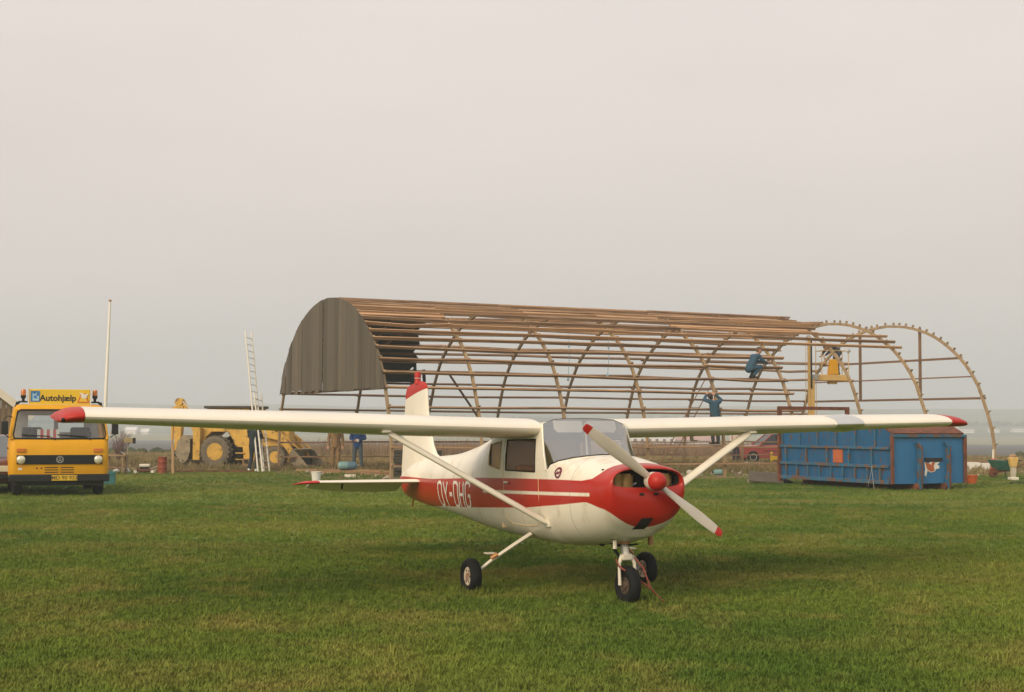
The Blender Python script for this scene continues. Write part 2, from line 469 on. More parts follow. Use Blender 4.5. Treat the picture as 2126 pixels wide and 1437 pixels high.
GRASS = [(0.084, 0.148, 0.021), (0.166, 0.216, 0.032), (0.240, 0.222, 0.056)]
M['lawn'] = ground_mat('mown_lawn', [tuple(x * 0.85 for x in c) for c in GRASS], streak=0.55)
M['blade'] = ground_mat('grass_blade', GRASS, bump=0, fine=0.22, streak=0.55)
ROUGH = [(0.20, 0.160, 0.075), (0.135, 0.135, 0.045), (0.26, 0.19, 0.10)]
M['rough'] = ground_mat('rough_meadow', ROUGH, 0.12, 0.5)
M['dryblade'] = ground_mat('dry_blade', [(0.27, 0.20, 0.10), (0.16, 0.15, 0.055), (0.33, 0.24, 0.13)], 0.12, 0.5, bump=0)
M['reed'] = ground_mat('reed_blade', [(0.28, 0.19, 0.125), (0.24, 0.17, 0.10), (0.20, 0.14, 0.09)], 0.1, 0.4, bump=0)
M['plough'] = ground_mat('ploughed_earth', [(0.125, 0.125, 0.122), (0.15, 0.145, 0.135), (0.115, 0.12, 0.115)], 0.02, 0.2)
M['palefield'] = ground_mat('pale_field', [(0.20, 0.22, 0.10), (0.30, 0.26, 0.16), (0.22, 0.21, 0.12)], 0.008, 0.05)
M['hillmat'] = ground_mat('hill_fields', [(0.10, 0.13, 0.06), (0.24, 0.22, 0.13), (0.06, 0.08, 0.045)], 0.006, 0.012, bump=0)
M['soil'] = ground_mat('bare_soil', [(0.25, 0.175, 0.105), (0.19, 0.135, 0.08), (0.13, 0.14, 0.045)], 0.5, 0.9, bscale=12)
M['woods'] = ground_mat('far_foliage', [(0.06, 0.075, 0.035), (0.085, 0.08, 0.04), (0.045, 0.06, 0.03)], 0.02, 0.3, bump=0)

def land(y):
    if y < 60: return 0.0
    if y < 420: return -0.0098 * (y - 60)
    return -3.53

rows = [-90, -20, 4, 20, 35, 51, 60, 80, 98, 150, 250, 350, 430, 520, 620, 720]
xs = [-1500, -700, -350, -180, -90, -45, -22, 0, 22, 45, 90, 180, 350, 700, 1500]
g = MB()
vs, fs = [], []
for j, y in enumerate(rows):
    for i, x in enumerate(xs):
        yy = y
        if y in (98, 430): yy = y + 6 * math.sin(x * 0.021 + y) * (1 if y == 98 else 4)
        if y == 51: yy = y + 0.8 * math.sin(x * 0.11)
        vs.append((x, yy, land(yy)))
nx = len(xs)
for j in range(len(rows) - 1):
    for i in range(nx - 1):
        fs.append((j * nx + i, j * nx + i + 1, (j + 1) * nx + i + 1, (j + 1) * nx + i))
g.add(vs, fs)
g.mi = []
for j in range(len(rows) - 1):
    y = rows[j]
    g.mi += [0 if y < 51 else 1 if y < 98 else 2 if y < 430 else 3] * (nx - 1)
ground = g.build('ground', [M['lawn'], M['rough'], M['plough'], M['palefield']])
tag(ground, kind='structure')

hv, hf = [], []
hx = [-1500 + 3000 * i / 120 for i in range(121)]
hy = [700, 760, 830, 900, 1000, 1130, 1280, 1450, 1650, 1760]
def hill_z(x, y):
    t = min(max((y - 700) / 900.0, 0), 1)
    t = t * t * (3 - 2 * t)
    top = 25 + 7 * mnoise.noise((x * 0.0022 + 3.1, 0.5, 0)) + 3.5 * mnoise.noise((x * 0.007, 2.0, 0)) + 3.0 * max(0, min(1, (x - 60) / 300))
    return -3.56 + t * top + 1.0 * t * mnoise.noise((x * 0.012, y * 0.01, 4))
for y in hy:
    for x in hx:
        hv.append((x, y, hill_z(x, y)))
n = len(hx)
hf = [(j * n + i, j * n + i + 1, (j + 1) * n + i + 1, (j + 1) * n + i) for j in range(len(hy) - 1) for i in range(n - 1)]
h = MB().add(hv, hf)
tag(h.build('hills', M['hillmat'], smooth=180), kind='structure')

# woods and hedge lines on the far slopes: read as one mass, irregular clumps
wd = MB()
wr_ = random.Random(5)
def clump(mb, c, r, rr, n=7, m=5):
    rings = []
    for i in range(m + 1):
        th = math.pi * i / m
        q = max(math.sin(th), 0.05)
        rings.append([V(c) + V((r * q * math.cos(k * 6.283 / n) * rr.uniform(.75, 1.25), r * q * math.sin(k * 6.283 / n) * rr.uniform(.75, 1.25),
                      -r * 0.8 * math.cos(th) * rr.uniform(.85, 1.15))) for k in range(n)])
    mb.loft(rings, True, True, True)
for line in range(30):
    y = wr_.uniform(730, 1120); x0 = wr_.uniform(-620, 620); L = wr_.uniform(30, 180); sl = wr_.uniform(-.25, .25)
    k = 0.0
    while k < L:
        r = wr_.uniform(1.2, 3.0)
        x, yy = x0 + k, y + sl * k + wr_.uniform(-4, 4)
        clump(wd, (x, yy, hill_z(x, yy) + r * .4), r, wr_)
        k += wr_.uniform(1.5, 6)
tag(wd.build('far_woodland', M['woods'], smooth=180), 'dark hedge lines and small woods on the hazy far slopes', 'woods', kind='stuff')

# low dark hedge at the far side of the rough meadow
hd_ = MB()
for k in range(260):
    x = wr_.uniform(-42, -19) if k < 110 else wr_.uniform(-60, 70)
    y = wr_.uniform(93, 100)
    clump(hd_, (x, y, land(y) + .1), wr_.uniform(.2, .42), wr_, 6, 4)
tag(hd_.build('scrub_hedge', M['woods'], smooth=180), 'low dark scrub along the far edge of the rough meadow', 'hedge', kind='stuff')

# bare trampled soil in and round the hangar frame
HX, HY, HA = -3.4965, 42.9076, 0.4416
HAX = V((math.cos(HA), math.sin(HA), 0)); HTR = V((-math.sin(HA), math.cos(HA), 0)); HO = V((HX, HY, 0))
def hp(l, w, z=0.0): return HO + HAX * l + HTR * w + V((0, 0, z))
sr = random.Random(9)
out = []
N = 56
for k in range(N):
    a = k * 2 * math.pi / N
    cx, cy = math.cos(a), math.sin(a)
    sx = 13.2 * (abs(cx) ** 0.35) * (1 if cx > 0 else -1); sy = 7.3 * (abs(cy) ** 0.4) * (1 if cy > 0 else -1)
    p = hp(12.0 + sx + sr.uniform(-.5, .5), 5.6 + sy + sr.uniform(-.55, .55))
    out.append((p.x, p.y, 0.006))
tag(MB().add(out + [tuple(hp(12, 6, .006))], [(k, (k + 1) % N, N) for k in range(N)]).build('bare_soil', M['soil']), kind='structure')

# ------------------------------------------------------------------ scattered grass (stuff)
def tuft(rr, nb, h, w, lean):
    m = MB()
    for _ in range(nb):
        a = rr.uniform(0, 6.283); d = V((math.cos(a), math.sin(a), 0)); s = V((-d.y, d.x, 0))
        o = V((rr.uniform(-1, 1), rr.uniform(-1, 1), 0)) * h * 0.55
        hh = h * rr.uniform(.55, 1.15); ln = lean * rr.uniform(.2, 1.2) * hh
        p1 = o + d * ln * .35 + V((0, 0, hh * .6)); p2 = o + d * ln + V((0, 0, hh))
        ww = w * rr.uniform(.7, 1.2)
        m.add([o - s * ww - V((0, 0, .01)), o + s * ww - V((0, 0, .01)), p1 - s * ww * .8, p1 + s * ww * .8, p2], [(0, 1, 3, 2), (2, 3, 4)])
    return m

def scatter(name, tufts, patches, material, smin, smax, seed, label, cat):
    m = MB(); tid = []; dens = []
    for pts, d in patches:
        m.add(pts, [(0, 1, 2, 3)]); tid += [0]; dens += [d] * 4
    for i, t in enumerate(tufts):
        m.add(t.v, t.f); tid += [i + 1] * len(t.f); dens += [0.0] * len(t.v)
    me = bpy.data.meshes.new(name)
    me.from_pydata(m.v, [], m.f)
    me.materials.append(material)
    me.attributes.new('tid', 'INT', 'FACE').data.foreach_set('value', tid)
    me.attributes.new('dens', 'FLOAT', 'POINT').data.foreach_set('value', dens)
    o = link(name, me)
    ng = bpy.data.node_groups.new(name, 'GeometryNodeTree')
    ng.interface.new_socket('Geometry', in_out='INPUT', socket_type='NodeSocketGeometry')
    ng.interface.new_socket('Geometry', in_out='OUTPUT', socket_type='NodeSocketGeometry')
    n, l = ng.nodes, ng.links
    gi, go = n.new('NodeGroupInput'), n.new('NodeGroupOutput')
    at = n.new('GeometryNodeInputNamedAttribute'); at.data_type = 'INT'; at.inputs['Name'].default_value = 'tid'
    cp = n.new('FunctionNodeCompare'); cp.data_type = 'INT'; cp.operation = 'EQUAL'
    l.new(at.outputs['Attribute'], [s for s in cp.inputs if s.type == 'INT'][0])
    se = n.new('GeometryNodeSeparateGeometry'); se.domain = 'FACE'
    l.new(gi.outputs[0], se.inputs['Geometry']); l.new(cp.outputs[0], se.inputs['Selection'])
    dp = n.new('GeometryNodeDistributePointsOnFaces'); dp.distribute_method = 'RANDOM'
    da = n.new('GeometryNodeInputNamedAttribute'); da.data_type = 'FLOAT'; da.inputs['Name'].default_value = 'dens'
    l.new(se.outputs['Selection'], dp.inputs['Mesh'])
    l.new(da.outputs['Attribute'], [s for s in dp.inputs if s.name == 'Density' and s.enabled][0])
    dp.inputs['Seed'].default_value = seed
    sp = n.new('GeometryNodeSplitToInstances'); sp.domain = 'FACE'
    l.new(se.outputs['Inverted'], sp.inputs[0]); l.new(at.outputs['Attribute'], sp.inputs['Group ID'])
    ip = n.new('GeometryNodeInstanceOnPoints')
    l.new(dp.outputs['Points'], ip.inputs['Points']); l.new(sp.outputs['Instances'], ip.inputs['Instance'])
    ip.inputs['Pick Instance'].default_value = True
    def rv(t, a, b, sd):
        r = n.new('FunctionNodeRandomValue'); r.data_type = t
        ins = [s for s in r.inputs if s.enabled]
        for s in ins:
            if s.name == 'Min': s.default_value = a
            if s.name == 'Max': s.default_value = b
            if s.name == 'Seed': s.default_value = sd
        return [s for s in r.outputs if s.enabled][0]
    l.new(rv('INT', 0, len(tufts) - 1, 3), ip.inputs['Instance Index'])
    l.new(rv('FLOAT_VECTOR', (-.12, -.12, 0), (.12, .12, 6.283), 4), ip.inputs['Rotation'])
    l.new(rv('FLOAT', smin, smax, 5), ip.inputs['Scale'])
    l.new(ip.outputs[0], go.inputs[0])
    md = o.modifiers.new('scatter', 'NODES'); md.node_group = ng
    return tag(o, label, cat, kind='stuff')

tr_ = random.Random(3)
def strip(y0, y1, d, z=0.0, x0=None, x1=None, k=0.42, m=4.5):
    a0, a1 = (-(k * y0 + m), k * y0 + m) if x0 is None else (x0, x1)
    b0, b1 = (-(k * y1 + m), k * y1 + m) if x0 is None else (x0, x1)
    return ([(a0, y0, land(y0)), (a1, y0, land(y0)), (b1, y1, land(y1)), (b0, y1, land(y1))], d)
scatter('lawn_grass', [tuft(tr_, 11, .040, .0030, .9) for _ in range(8)],
        [strip(6.5, 10, 900), strip(10, 14, 700), strip(14, 20, 400), strip(20, 30, 170), strip(30, 41.4, 65), strip(41.4, 51, 50, x0=-27, x1=-4.5),
         ([(-4.5, 41.4, 0), (24, 41.4, 0), (24, 54, 0), (-4.4, 41.5, 0)], 50)],
        M['blade'], .7, 1.35, 1, 'short uneven mown grass of the airfield', 'grass')
scatter('lawn_tufts', [tuft(tr_, 16, .075, .0034, .8) for _ in range(6)],
        [strip(6.5, 14, 9), strip(14, 30, 5), strip(30, 51, 2.5)] + [([(x - .2, y - .2, 0), (x + .2, y - .2, 0), (x + .2, y + .2, 0), (x - .2, y + .2, 0)], 160) for x, y in ((-.40, 14.57), (1.42, 15.39), (1.10, 13.68))], M['blade'], .6, 1.4, 11, 'taller loose grass tufts standing out of the mown field', 'grass')
scatter('rough_grass', [tuft(tr_, 12, .20, .010, .7) for _ in range(6)],
        [strip(51, 60, 9, k=.42), strip(60, 96, 6, k=.42)], M['dryblade'], .5, 1.3, 2, 'tall dry rough grass beyond the mown field', 'grass')
scatter('reeds', [tuft(tr_, 16, .95, .013, .16) for _ in range(6)],
        [strip(84, 94, 5, x0=-19, x1=24)], M['reed'], .6, 1.15, 6, 'pinkish brown reeds and dead stems behind the hangar frame', 'reeds')
soilpatch = [tuple(hp(-1, -1.2)), tuple(hp(25, -1.2)), tuple(hp(25, 13)), tuple(hp(-1, 13))]
scatter('weeds', [tuft(tr_, 10, .10, .008, .8) for _ in range(5)],
        [([tuple(hp(-1, -.9)), tuple(hp(25, -.9)), tuple(hp(25, 12.5)), tuple(hp(-1, 12.5))], 5.0)], M['blade'], .5, 1.5, 8,
        'thin green weeds growing through the bare soil', 'weeds')

# haze over the valley: a closed box of thin air round everything
hz = MB().box((0, 820, 19), (3400, 1900, 52)).build('haze', [])
tag(hz, 'thin pale haze lying over the fields and far hills', 'haze', kind='stuff')
hm = bpy.data.materials.new('haze_air')
hm.use_nodes = True
hn, hl = hm.node_tree.nodes, hm.node_tree.links
hn.clear()
ho = hn.new('ShaderNodeOutputMaterial')
pv = hn.new('ShaderNodeVolumePrincipled')
pv.inputs['Color'].default_value = (0.86, 0.93, 1.0, 1)
pv.inputs['Density'].default_value = 0.0012
pv.inputs['Anisotropy'].default_value = 0.2
hl.new(pv.outputs[0], ho.inputs['Volume'])
hz.data.materials.append(hm)

# ------------------------------------------------------------------ far buildings
def far_house(name, label, x, y, z, w, d, h, roof_h, wallm, roofm, rot=0, windows=0, group=None):
    t = thing(name, label, 'building', (x, y, z), rot, group)
    MB().prism([(-w / 2, 0), (w / 2, 0), (w / 2, h), (-w / 2, h)], (0, d / 2, 0), (1, 0, 0), (0, 0, 1), d).build('wall', wallm, t)
    r = MB()
    r.prism([(-d / 2 - .3, h - .1), (d / 2 + .3, h - .1), (0, h + roof_h)], (-w / 2 - .3, 0, 0), (0, 1, 0), (0, 0, 1), w + .6)
    r.build('roof', roofm, t)
    for k in range(windows):
        MB().box((-w / 2 + (k + .5) * w / windows, -d / 2 - .03, h * .52), (w / windows * .36, .1, h * .34)).build('window', M['pane'], t)
    return t
far_house('barn', 'long low white barn with a row of dark windows beyond the ploughed field', 37, 402, -3.6, 16, 7, 2.3, 1.0, M['render'], M['greyroof'], windows=8)
far_house('barn', 'low building with a broad faded pink roof beyond the ploughed field', 51, 415, -3.6, 13, 16, 1.2, 2.9, M['render'], M['pinkroof'], rot=.15)
FH = [(-181, 690, 5, 2.0, 'white farmhouse with a lower wing on the slope beyond the ploughed field'), (-175.5, 694, 3.5, 1.2, 'low white outbuilding beside the farmhouse on the slope')]
for x, y, w, h, lb in FH:
    far_house('farmhouse', lb, x, y, -3.6, w, 6, h, 1.5, M['render'], M['render'])
for x, y, w in [(262, 840, 20), (283, 850, 9), (301, 860, 14), (276, 905, 10), (318, 880, 22), (330, 900, 12)]:
    far_house('farmhouse', 'small white farm building on the hazy slope beyond the blue container', x, y, hill_z(x, y) - .3, w * .55, 6, 1.5, .9, M['render'], M['greyroof'], group='white farm buildings on the right-hand slope')

# wooden shed behind the breakdown truck
t = thing('shed', 'brown boarded shed with a pale bargeboard behind the breakdown truck', 'shed', (-18.25, 44.4, 0), rad(21))
ridge, eave, half = 4.45, 2.14, 3.0
shb = MB()
x = -half
while x < half - .02:
    w = .155
    xc = x + w / 2
    top = eave + (ridge - eave) * (1 - abs(xc) / half) - .02
    MB().prism([(-w / 2 + .006, 0), (w / 2 - .006, 0), (w / 2 - .006, top - eave * 0 + .0), (-w / 2 + .006, top)], (xc, RND.uniform(-.008, .008), 0), (1, 0, 0), (0, 0, 1), .022).build('board', M['shedboard'], t)
    x += w
MB().box((0, 3.05, eave / 2), (2 * half - .06, 5.9, eave - .05)).build('wall', M['shedboard'], t)
for s in (-1, 1):
    MB().hexa([(0, -.3, ridge), (s * (half + .35), -.3, eave - .28), (s * (half + .35), 6.2, eave - .28), (0, 6.2, ridge)],
              [(0, -.3, ridge + .09), (s * (half + .35), -.3, eave - .19), (s * (half + .35), 6.2, eave - .19), (0, 6.2, ridge + .09)]).build('roof', M['greyroof'], t)
    MB().beam((0, -.34, ridge + .0), (s * (half + .38), -.34, eave - .31), .04, .22).build('bargeboard', M['barge'], t)

# ------------------------------------------------------------------ the aeroplane (local: x forward, y to its left, z up; origin between the main wheels)
AX, AY, AYAW = 0.5111, 14.98, 0.4241
A_ROT = math.atan2(-math.cos(AYAW), math.sin(AYAW))
plane = thing('airplane', 'small red and white high-wing propeller airplane parked on the mown grass', 'airplane', (AX, AY, 0), A_ROT)

def paint_mat():
    m = mat('fuselage_paint', (0.80, 0.75, 0.65), 0.34, var=0.09, scale=1.5, c2=(0.52, 0.40, 0.25), c2amt=0.32, c2scale=4, coat=0.15, c2soft=0.14)
    n, l = m.node_tree.nodes, m.node_tree.links
    bs = n['Principled BSDF']
    base = bs.inputs['Base Color'].links[0].from_socket
    tc = n.new('ShaderNodeTexCoord'); sp = n.new('ShaderNodeSeparateXYZ'); l.new(tc.outputs['Object'], sp.inputs[0])
    X, Y, Z = sp.outputs
    def mth(op, a, b=None, c=None):
        k = n.new('ShaderNodeMath'); k.operation = op
        for i, q in enumerate((a, b, c)):
            if q is None: continue
            if isinstance(q, (int, float)): k.inputs[i].default_value = q
            else: l.new(q, k.inputs[i])
        return k.outputs[0]
    def step(v, w=0.004):
        r = n.new('ShaderNodeMapRange'); r.inputs[1].default_value = -w; r.inputs[2].default_value = w
        l.new(v, r.inputs[0]); return r.outputs[0]
    t = mth('DIVIDE', mth('ADD', X, 5.0), 7.0)
    def curve(pts):
        fc = n.new('ShaderNodeFloatCurve')
        c = fc.mapping.curves[0]
        P = [((x + 5) / 7, z / 1.5) for x, z in pts]
        c.points[0].location = P[0]; c.points[1].location = P[-1]
        for p in P[1:-1]: c.points.new(*p)
        for p in c.points: p.handle_type = 'VECTOR'
        fc.mapping.update()
        l.new(t, fc.inputs['Value'])
        return mth('MULTIPLY', fc.outputs[0], 1.5)
    top = curve([(-5, 0.985), (-3.1, 1.01), (-1.03, 1.10), (-.03, 1.13), (.9, 1.15), (1.35, 1.155), (1.52, 1.18), (1.6, 1.24), (1.66, 1.45), (2, 1.45)])
    bot = curve([(-5, 0.3), (-4.2, .50), (-3.4, .66), (-2.77, .70), (-1.58, .75), (.21, .845), (1.0, .915), (1.40, .957), (1.456, .958), (1.461, .5), (2, .5)])
    stripe = mth('MULTIPLY', step(mth('SUBTRACT', Z, bot)), step(mth('SUBTRACT', top, Z)))
    bowl = step(mth('SUBTRACT', Z, mth('ADD', mth('MULTIPLY', mth('MULTIPLY', Y, Y), 1.10), 0.735)))
    aft = step(mth('SUBTRACT', 1.449, X))
    keep = mth('MAXIMUM', bowl, aft)
    stripe = mth('MULTIPLY', stripe, keep)
    lz = mth('ADD', mth('MULTIPLY', X, 0.029), 0.988)
    line = mth('MULTIPLY', step(mth('SUBTRACT', 0.016, mth('ABSOLUTE', mth('SUBTRACT', Z, lz)))), mth('MULTIPLY', step(mth('SUBTRACT', X, -0.95)), step(mth('SUBTRACT', 1.50, X))))
    redm = mth('MULTIPLY', stripe, mth('SUBTRACT', 1.0, line))
    mx = n.new('ShaderNodeMix'); mx.data_type = 'RGBA'
    l.new(redm, mx.inputs[0]); l.new(base, mx.inputs[6]); mx.inputs[7].default_value = (0.43, 0.020, 0.012, 1)
    # panel seams
    seam = None
    for x0 in (1.16, 0.10, -1.02, -2.05, -3.2):
        s_ = step(mth('SUBTRACT', 0.004, mth('ABSOLUTE', mth('SUBTRACT', X, x0))), 0.002)
        seam = s_ if seam is None else mth('MAXIMUM', seam, s_)
    mx2 = n.new('ShaderNodeMix'); mx2.data_type = 'RGBA'
    l.new(mth('MULTIPLY', seam, 0.5), mx2.inputs[0]); l.new(mx.outputs[2], mx2.inputs[6]); mx2.inputs[7].default_value = (0.10, 0.07, 0.05, 1)
    l.new(mx2.outputs[2], bs.inputs['Base Color'])
    return m
M['fus'] = paint_mat()

LOW = [rad(a) for a in (-90, -80, -70, -58, -46, -34, -22, -10, 0)]
UPA = [rad(a) for a in (0, 12, 24, 36, 48, 60, 72, 81, 90)]
def spow(v, e): return abs(v) ** e
def lower(X, w, zb, zm, nl):
    return [V((X, w * spow(math.cos(a), 2 / nl), zm - (zm - zb) * spow(math.sin(a), 2 / nl))) for a in LOW]
def S(X, w, zb, zm, zt, nl=2.4, nu=2.4, sh=0.0):
    r = lower(X, w, zb, zm, nl)
    for a in UPA[1:]:
        y = w * spow(math.cos(a), 2 / nu)
        r.append(V((X + sh * (1 - (y / w) ** 2), y, zm + (zt - zm) * spow(math.sin(a), 2 / nu))))
    return r
def CAB(X, w, zb, zm, up, nl=2.9):
    """up: rows (x, y, z) from belt to top"""
    r = lower(X, w, zb, zm, nl)
    b = V(up[0])
    r.append(V((X, w, (zm + b.z) / 2)))
    return r + [V(p) for p in up]
wb_up = []
for a in (0, 14, 30, 48, 63, 77, 90):
    y = .5 * math.cos(rad(a))
    wb_up.append((.72 + .40 * (1 - (y / .5) ** 2), y, 1.25 + .142 * spow(math.sin(rad(a)), .9)))
def cabup(X, w, wt, zb, zw, zc, zt, xt=None):
    xt = X if xt is None else xt
    f = lambda k: X + (xt - X) * k
    return [(X, w, zb), (f(.33), w - .004, zb + (zw - zb) * .5), (f(.66), (w + wt) / 2, zw), (f(.95), wt, zc), (f(1), wt * .72, zt - .012), (f(1), wt * .36, zt - .003), (f(1), 0, zt)]
ST = [S(1.62, .425, .64, 1.06, 1.325, 2.3, 2.6), S(1.50, .447, .60, 1.05, 1.345, 2.35, 2.6, .03), S(1.28, .472, .555, 1.02, 1.37, 2.5, 2.6, .12), S(1.00, .49, .52, 1.0, 1.388, 2.7, 2.7, .24),
      CAB(.74, .50, .495, .98, wb_up, 2.8),
      CAB(.68, .50, .49, .97, cabup(.68, .50, .462, 1.23, 1.55, 1.685, 1.745, .51)),
      CAB(.43, .50, .485, .96, cabup(.43, .50, .465, 1.21, 1.53, 1.665, 1.72, .41)),
      CAB(-.28, .50, .49, .96, cabup(-.28, .50, .46, 1.205, 1.515, 1.63, 1.69)),
      CAB(-.44, .495, .495, .96, cabup(-.44, .495, .455, 1.21, 1.50, 1.62, 1.675)),
      CAB(-.76, .48, .50, .96, cabup(-.76, .48, .43, 1.24, 1.465, 1.585, 1.64)),
      S(-1.1, .46, .508, .965, 1.60, 2.8, 2.5), S(-1.5, .425, .525, .97, 1.525, 2.6, 2.2), S(-1.9, .38, .55, .97, 1.44, 2.4, 2.1), S(-2.68, .29, .60, .97, 1.325, 2.3, 2.0),
      S(-3.55, .185, .645, .97, 1.27, 2.2, 2.0), S(-4.2, .105, .69, .96, 1.19, 2.1, 2.0), S(-4.6, .062, .745, .95, 1.06, 2, 2), S(-4.82, .022, .86, .93, .985, 2, 2)]
SUB = 3
def cr(p0, p1, p2, p3, t):
    return 0.5 * ((2 * p1) + (p2 - p0) * t + (2 * p0 - 5 * p1 + 4 * p2 - p3) * t * t + (3 * p1 - p0 - 3 * p2 + p3) * t ** 3)
DEN, SEG = [], []
for i in range(len(ST) - 1):
    for k in range(SUB):
        t_ = k / SUB
        a, b, c, d = ST[max(i - 1, 0)], ST[i], ST[i + 1], ST[min(i + 2, len(ST) - 1)]
        lin = 4 <= i <= 9
        DEN.append([(b[j].lerp(c[j], t_) if lin else cr(a[j], b[j], c[j], d[j], t_)) for j in range(17)])
        SEG.append(i)
DEN.append(ST[-1])
NR = 17
def full(r):   # 17 rows on the left side, mirrored on the right: 32 points
    return r + [V((p.x, -p.y, p.z)) for p in r[-2:0:-1]]
def open_row(seg, j):
    if seg == 4: return j >= 10
    if seg in (6, 8): return 10 <= j < 12
    return False
fm = MB()
rings = [full(r) for r in DEN]
fm.v = [tuple(p) for r in rings for p in r]
for i in range(len(rings) - 1):
    for k in range(32):
        k2 = (k + 1) % 32
        j = k if k < 16 else 31 - k
        if open_row(SEG[i], j): continue
        fm.f.append((i * 32 + k, i * 32 + k2, (i + 1) * 32 + k2, (i + 1) * 32 + k)); fm.mi.append(0)
fm.f.append(tuple((len(rings) - 1) * 32 + k for k in range(32))); fm.mi.append(0)
# rounded cowl front running into the wide cooling opening
outer = rings[0]
def opening(p, k):
    a = math.atan2(p.z - 1.0, p.y)
    y, z = math.cos(a), math.sin(a)
    yy = .362 * (abs(y) ** .7) * (1 if y > 0 else -1)
    zz = 1.155 + (.118 if z > 0 else .052) * (abs(z) ** .7) * (1 if z > 0 else -1)
    return yy * k, 1.155 + (zz - 1.155) * k
nose = []
for t_, xo in [(0.0, 1.62), (.10, 1.70), (.24, 1.765), (.45, 1.80), (.7, 1.815), (.9, 1.815), (1.0, 1.80)]:
    r = []
    for p in outer:
        oy, oz = opening(p, 1.0)
        y, z = p.y + (oy - p.y) * t_, p.z + (oz - p.z) * t_
        back = .10 * max(0, (.80 - z) / .2) if z < .80 else 0
        r.append(V((xo - back * (t_ > .05), y, z)))
    nose.append(r)
for k_, xo in [(.985, 1.77), (.97, 1.70), (.97, 1.60)]:
    nose.append([V((xo, *opening(p, k_))) for p in outer])
b0 = len(fm.v)
fm.v += [tuple(p) for r in nose[1:] for p in r]
def nid(i, k): return k if i == 0 else b0 + (i - 1) * 32 + k
for i in range(len(nose) - 1):
    for k in range(32):
        k2 = (k + 1) % 32
        fm.f.append((nid(i, k), nid(i + 1, k), nid(i + 1, k2), nid(i, k2))); fm.mi.append(0 if i < len(nose) - 3 else 1)
fuselage = fm.build('fuselage', [M['fus'], M['dark']], plane, smooth=50)

def ring_at(x):
    for i in range(len(DEN) - 1):
        x0, x1 = DEN[i][8].x, DEN[i + 1][8].x
        if x1 <= x <= x0:
            t_ = (x0 - x) / max(x0 - x1, 1e-6)
            return [DEN[i][j].lerp(DEN[i + 1][j], t_) for j in range(17)]
    return DEN[0]
from mathutils.bvhtree import BVHTree
FTREE = BVHTree.FromPolygons([V(p) for p in fm.v], fm.f)
def fus_y(x, z):
    hit = FTREE.ray_cast(V((x, 3, z)), V((0, -1, 0)))
    if hit[0] is not None: return hit[0].y
    r = ring_at(x)
    for j in range(16):
        if r[j].z <= z <= r[j + 1].z:
            t_ = (z - r[j].z) / max(r[j + 1].z - r[j].z, 1e-6)
            return r[j].y + (r[j + 1].y - r[j].y) * t_
    return r[8].y

# glazing
def pane(name, segs, rows, sides, m, inset=.004, dome=0):
    mb = MB()
    for sgn in sides:
        idx = [i for i in range(len(SEG)) if SEG[i] in segs]
        ii = idx + [idx[-1] + 1]
        vs = []
        for i in ii:
            for j in rows:
                p = DEN[i][j]
                vs.append((p.x, sgn * max(p.y - inset, 0), p.z - (inset if j > 13 else 0)))
        nn = len(rows)
        mb.add(vs, [(a * nn + b, a * nn + b + 1, (a + 1) * nn + b + 1, (a + 1) * nn + b) for a in range(len(ii) - 1) for b in range(nn - 1)])
    return mb.build(name, m, plane, smooth=180)
ws = pane('windscreen', [4], range(10, 17), (1, -1), M['glass'])
for sgn in (1, -1):
    for seg in (6, 8):
        gpan = pane('side_window', [seg], range(10, 13), (sgn,), M['sideglass'])
        i0 = SEG.index(seg); i1 = i0 + SUB
        c = [DEN[i0][10], DEN[i0][11], DEN[i0][12], DEN[i1][12], DEN[i1][11], DEN[i1][10], DEN[i0][10]]
        MB().tube([(p.x, sgn * (p.y + .001), p.z) for p in c], .008, 6).build('window_seal', M['blackpl'] if seg == 6 else M['tanfab'], gpan, smooth=60)
# windscreen frame along base and side posts
i0 = SEG.index(4); i1 = i0 + SUB
edge = [V((DEN[i0][j].x, DEN[i0][j].y, DEN[i0][j].z + .002)) for j in range(10, 17)]
edge = edge + [V((p.x, -p.y, p.z)) for p in edge[-2::-1]]
MB().tube(edge, .007, 6).build('windscreen_seal', M['blackpl'], ws, smooth=60)
for sgn in (1, -1):
    MB().tube([(DEN[i1][j].x, sgn * DEN[i1][j].y, DEN[i1][j].z) for j in range(10, 14)], .012, 6).build('windscreen_post', M['white'], ws, smooth=60)
# door outline on each side
for sgn in (1, -1):
    pts = []
    for x, z in [(-.34, 1.52), (-.34, 1.2), (-.34, .9), (-.30, .72), (-.2, .66), (.2, .66), (.42, .68), (.52, .78), (.52, 1.0), (.50, 1.22)]:
        pts.append((x, sgn * (fus_y(x, min(z, 1.22)) + .001 - (max(z - 1.22, 0) * .07)), z))
    d = MB().tube(pts, .004, 5).build('door_seam', M['tanfab'], plane)
    MB().box((-.24, sgn * .515, 1.08), (.10, .02, .02)).build('door_handle', M['metal'], plane, bevel=.004)

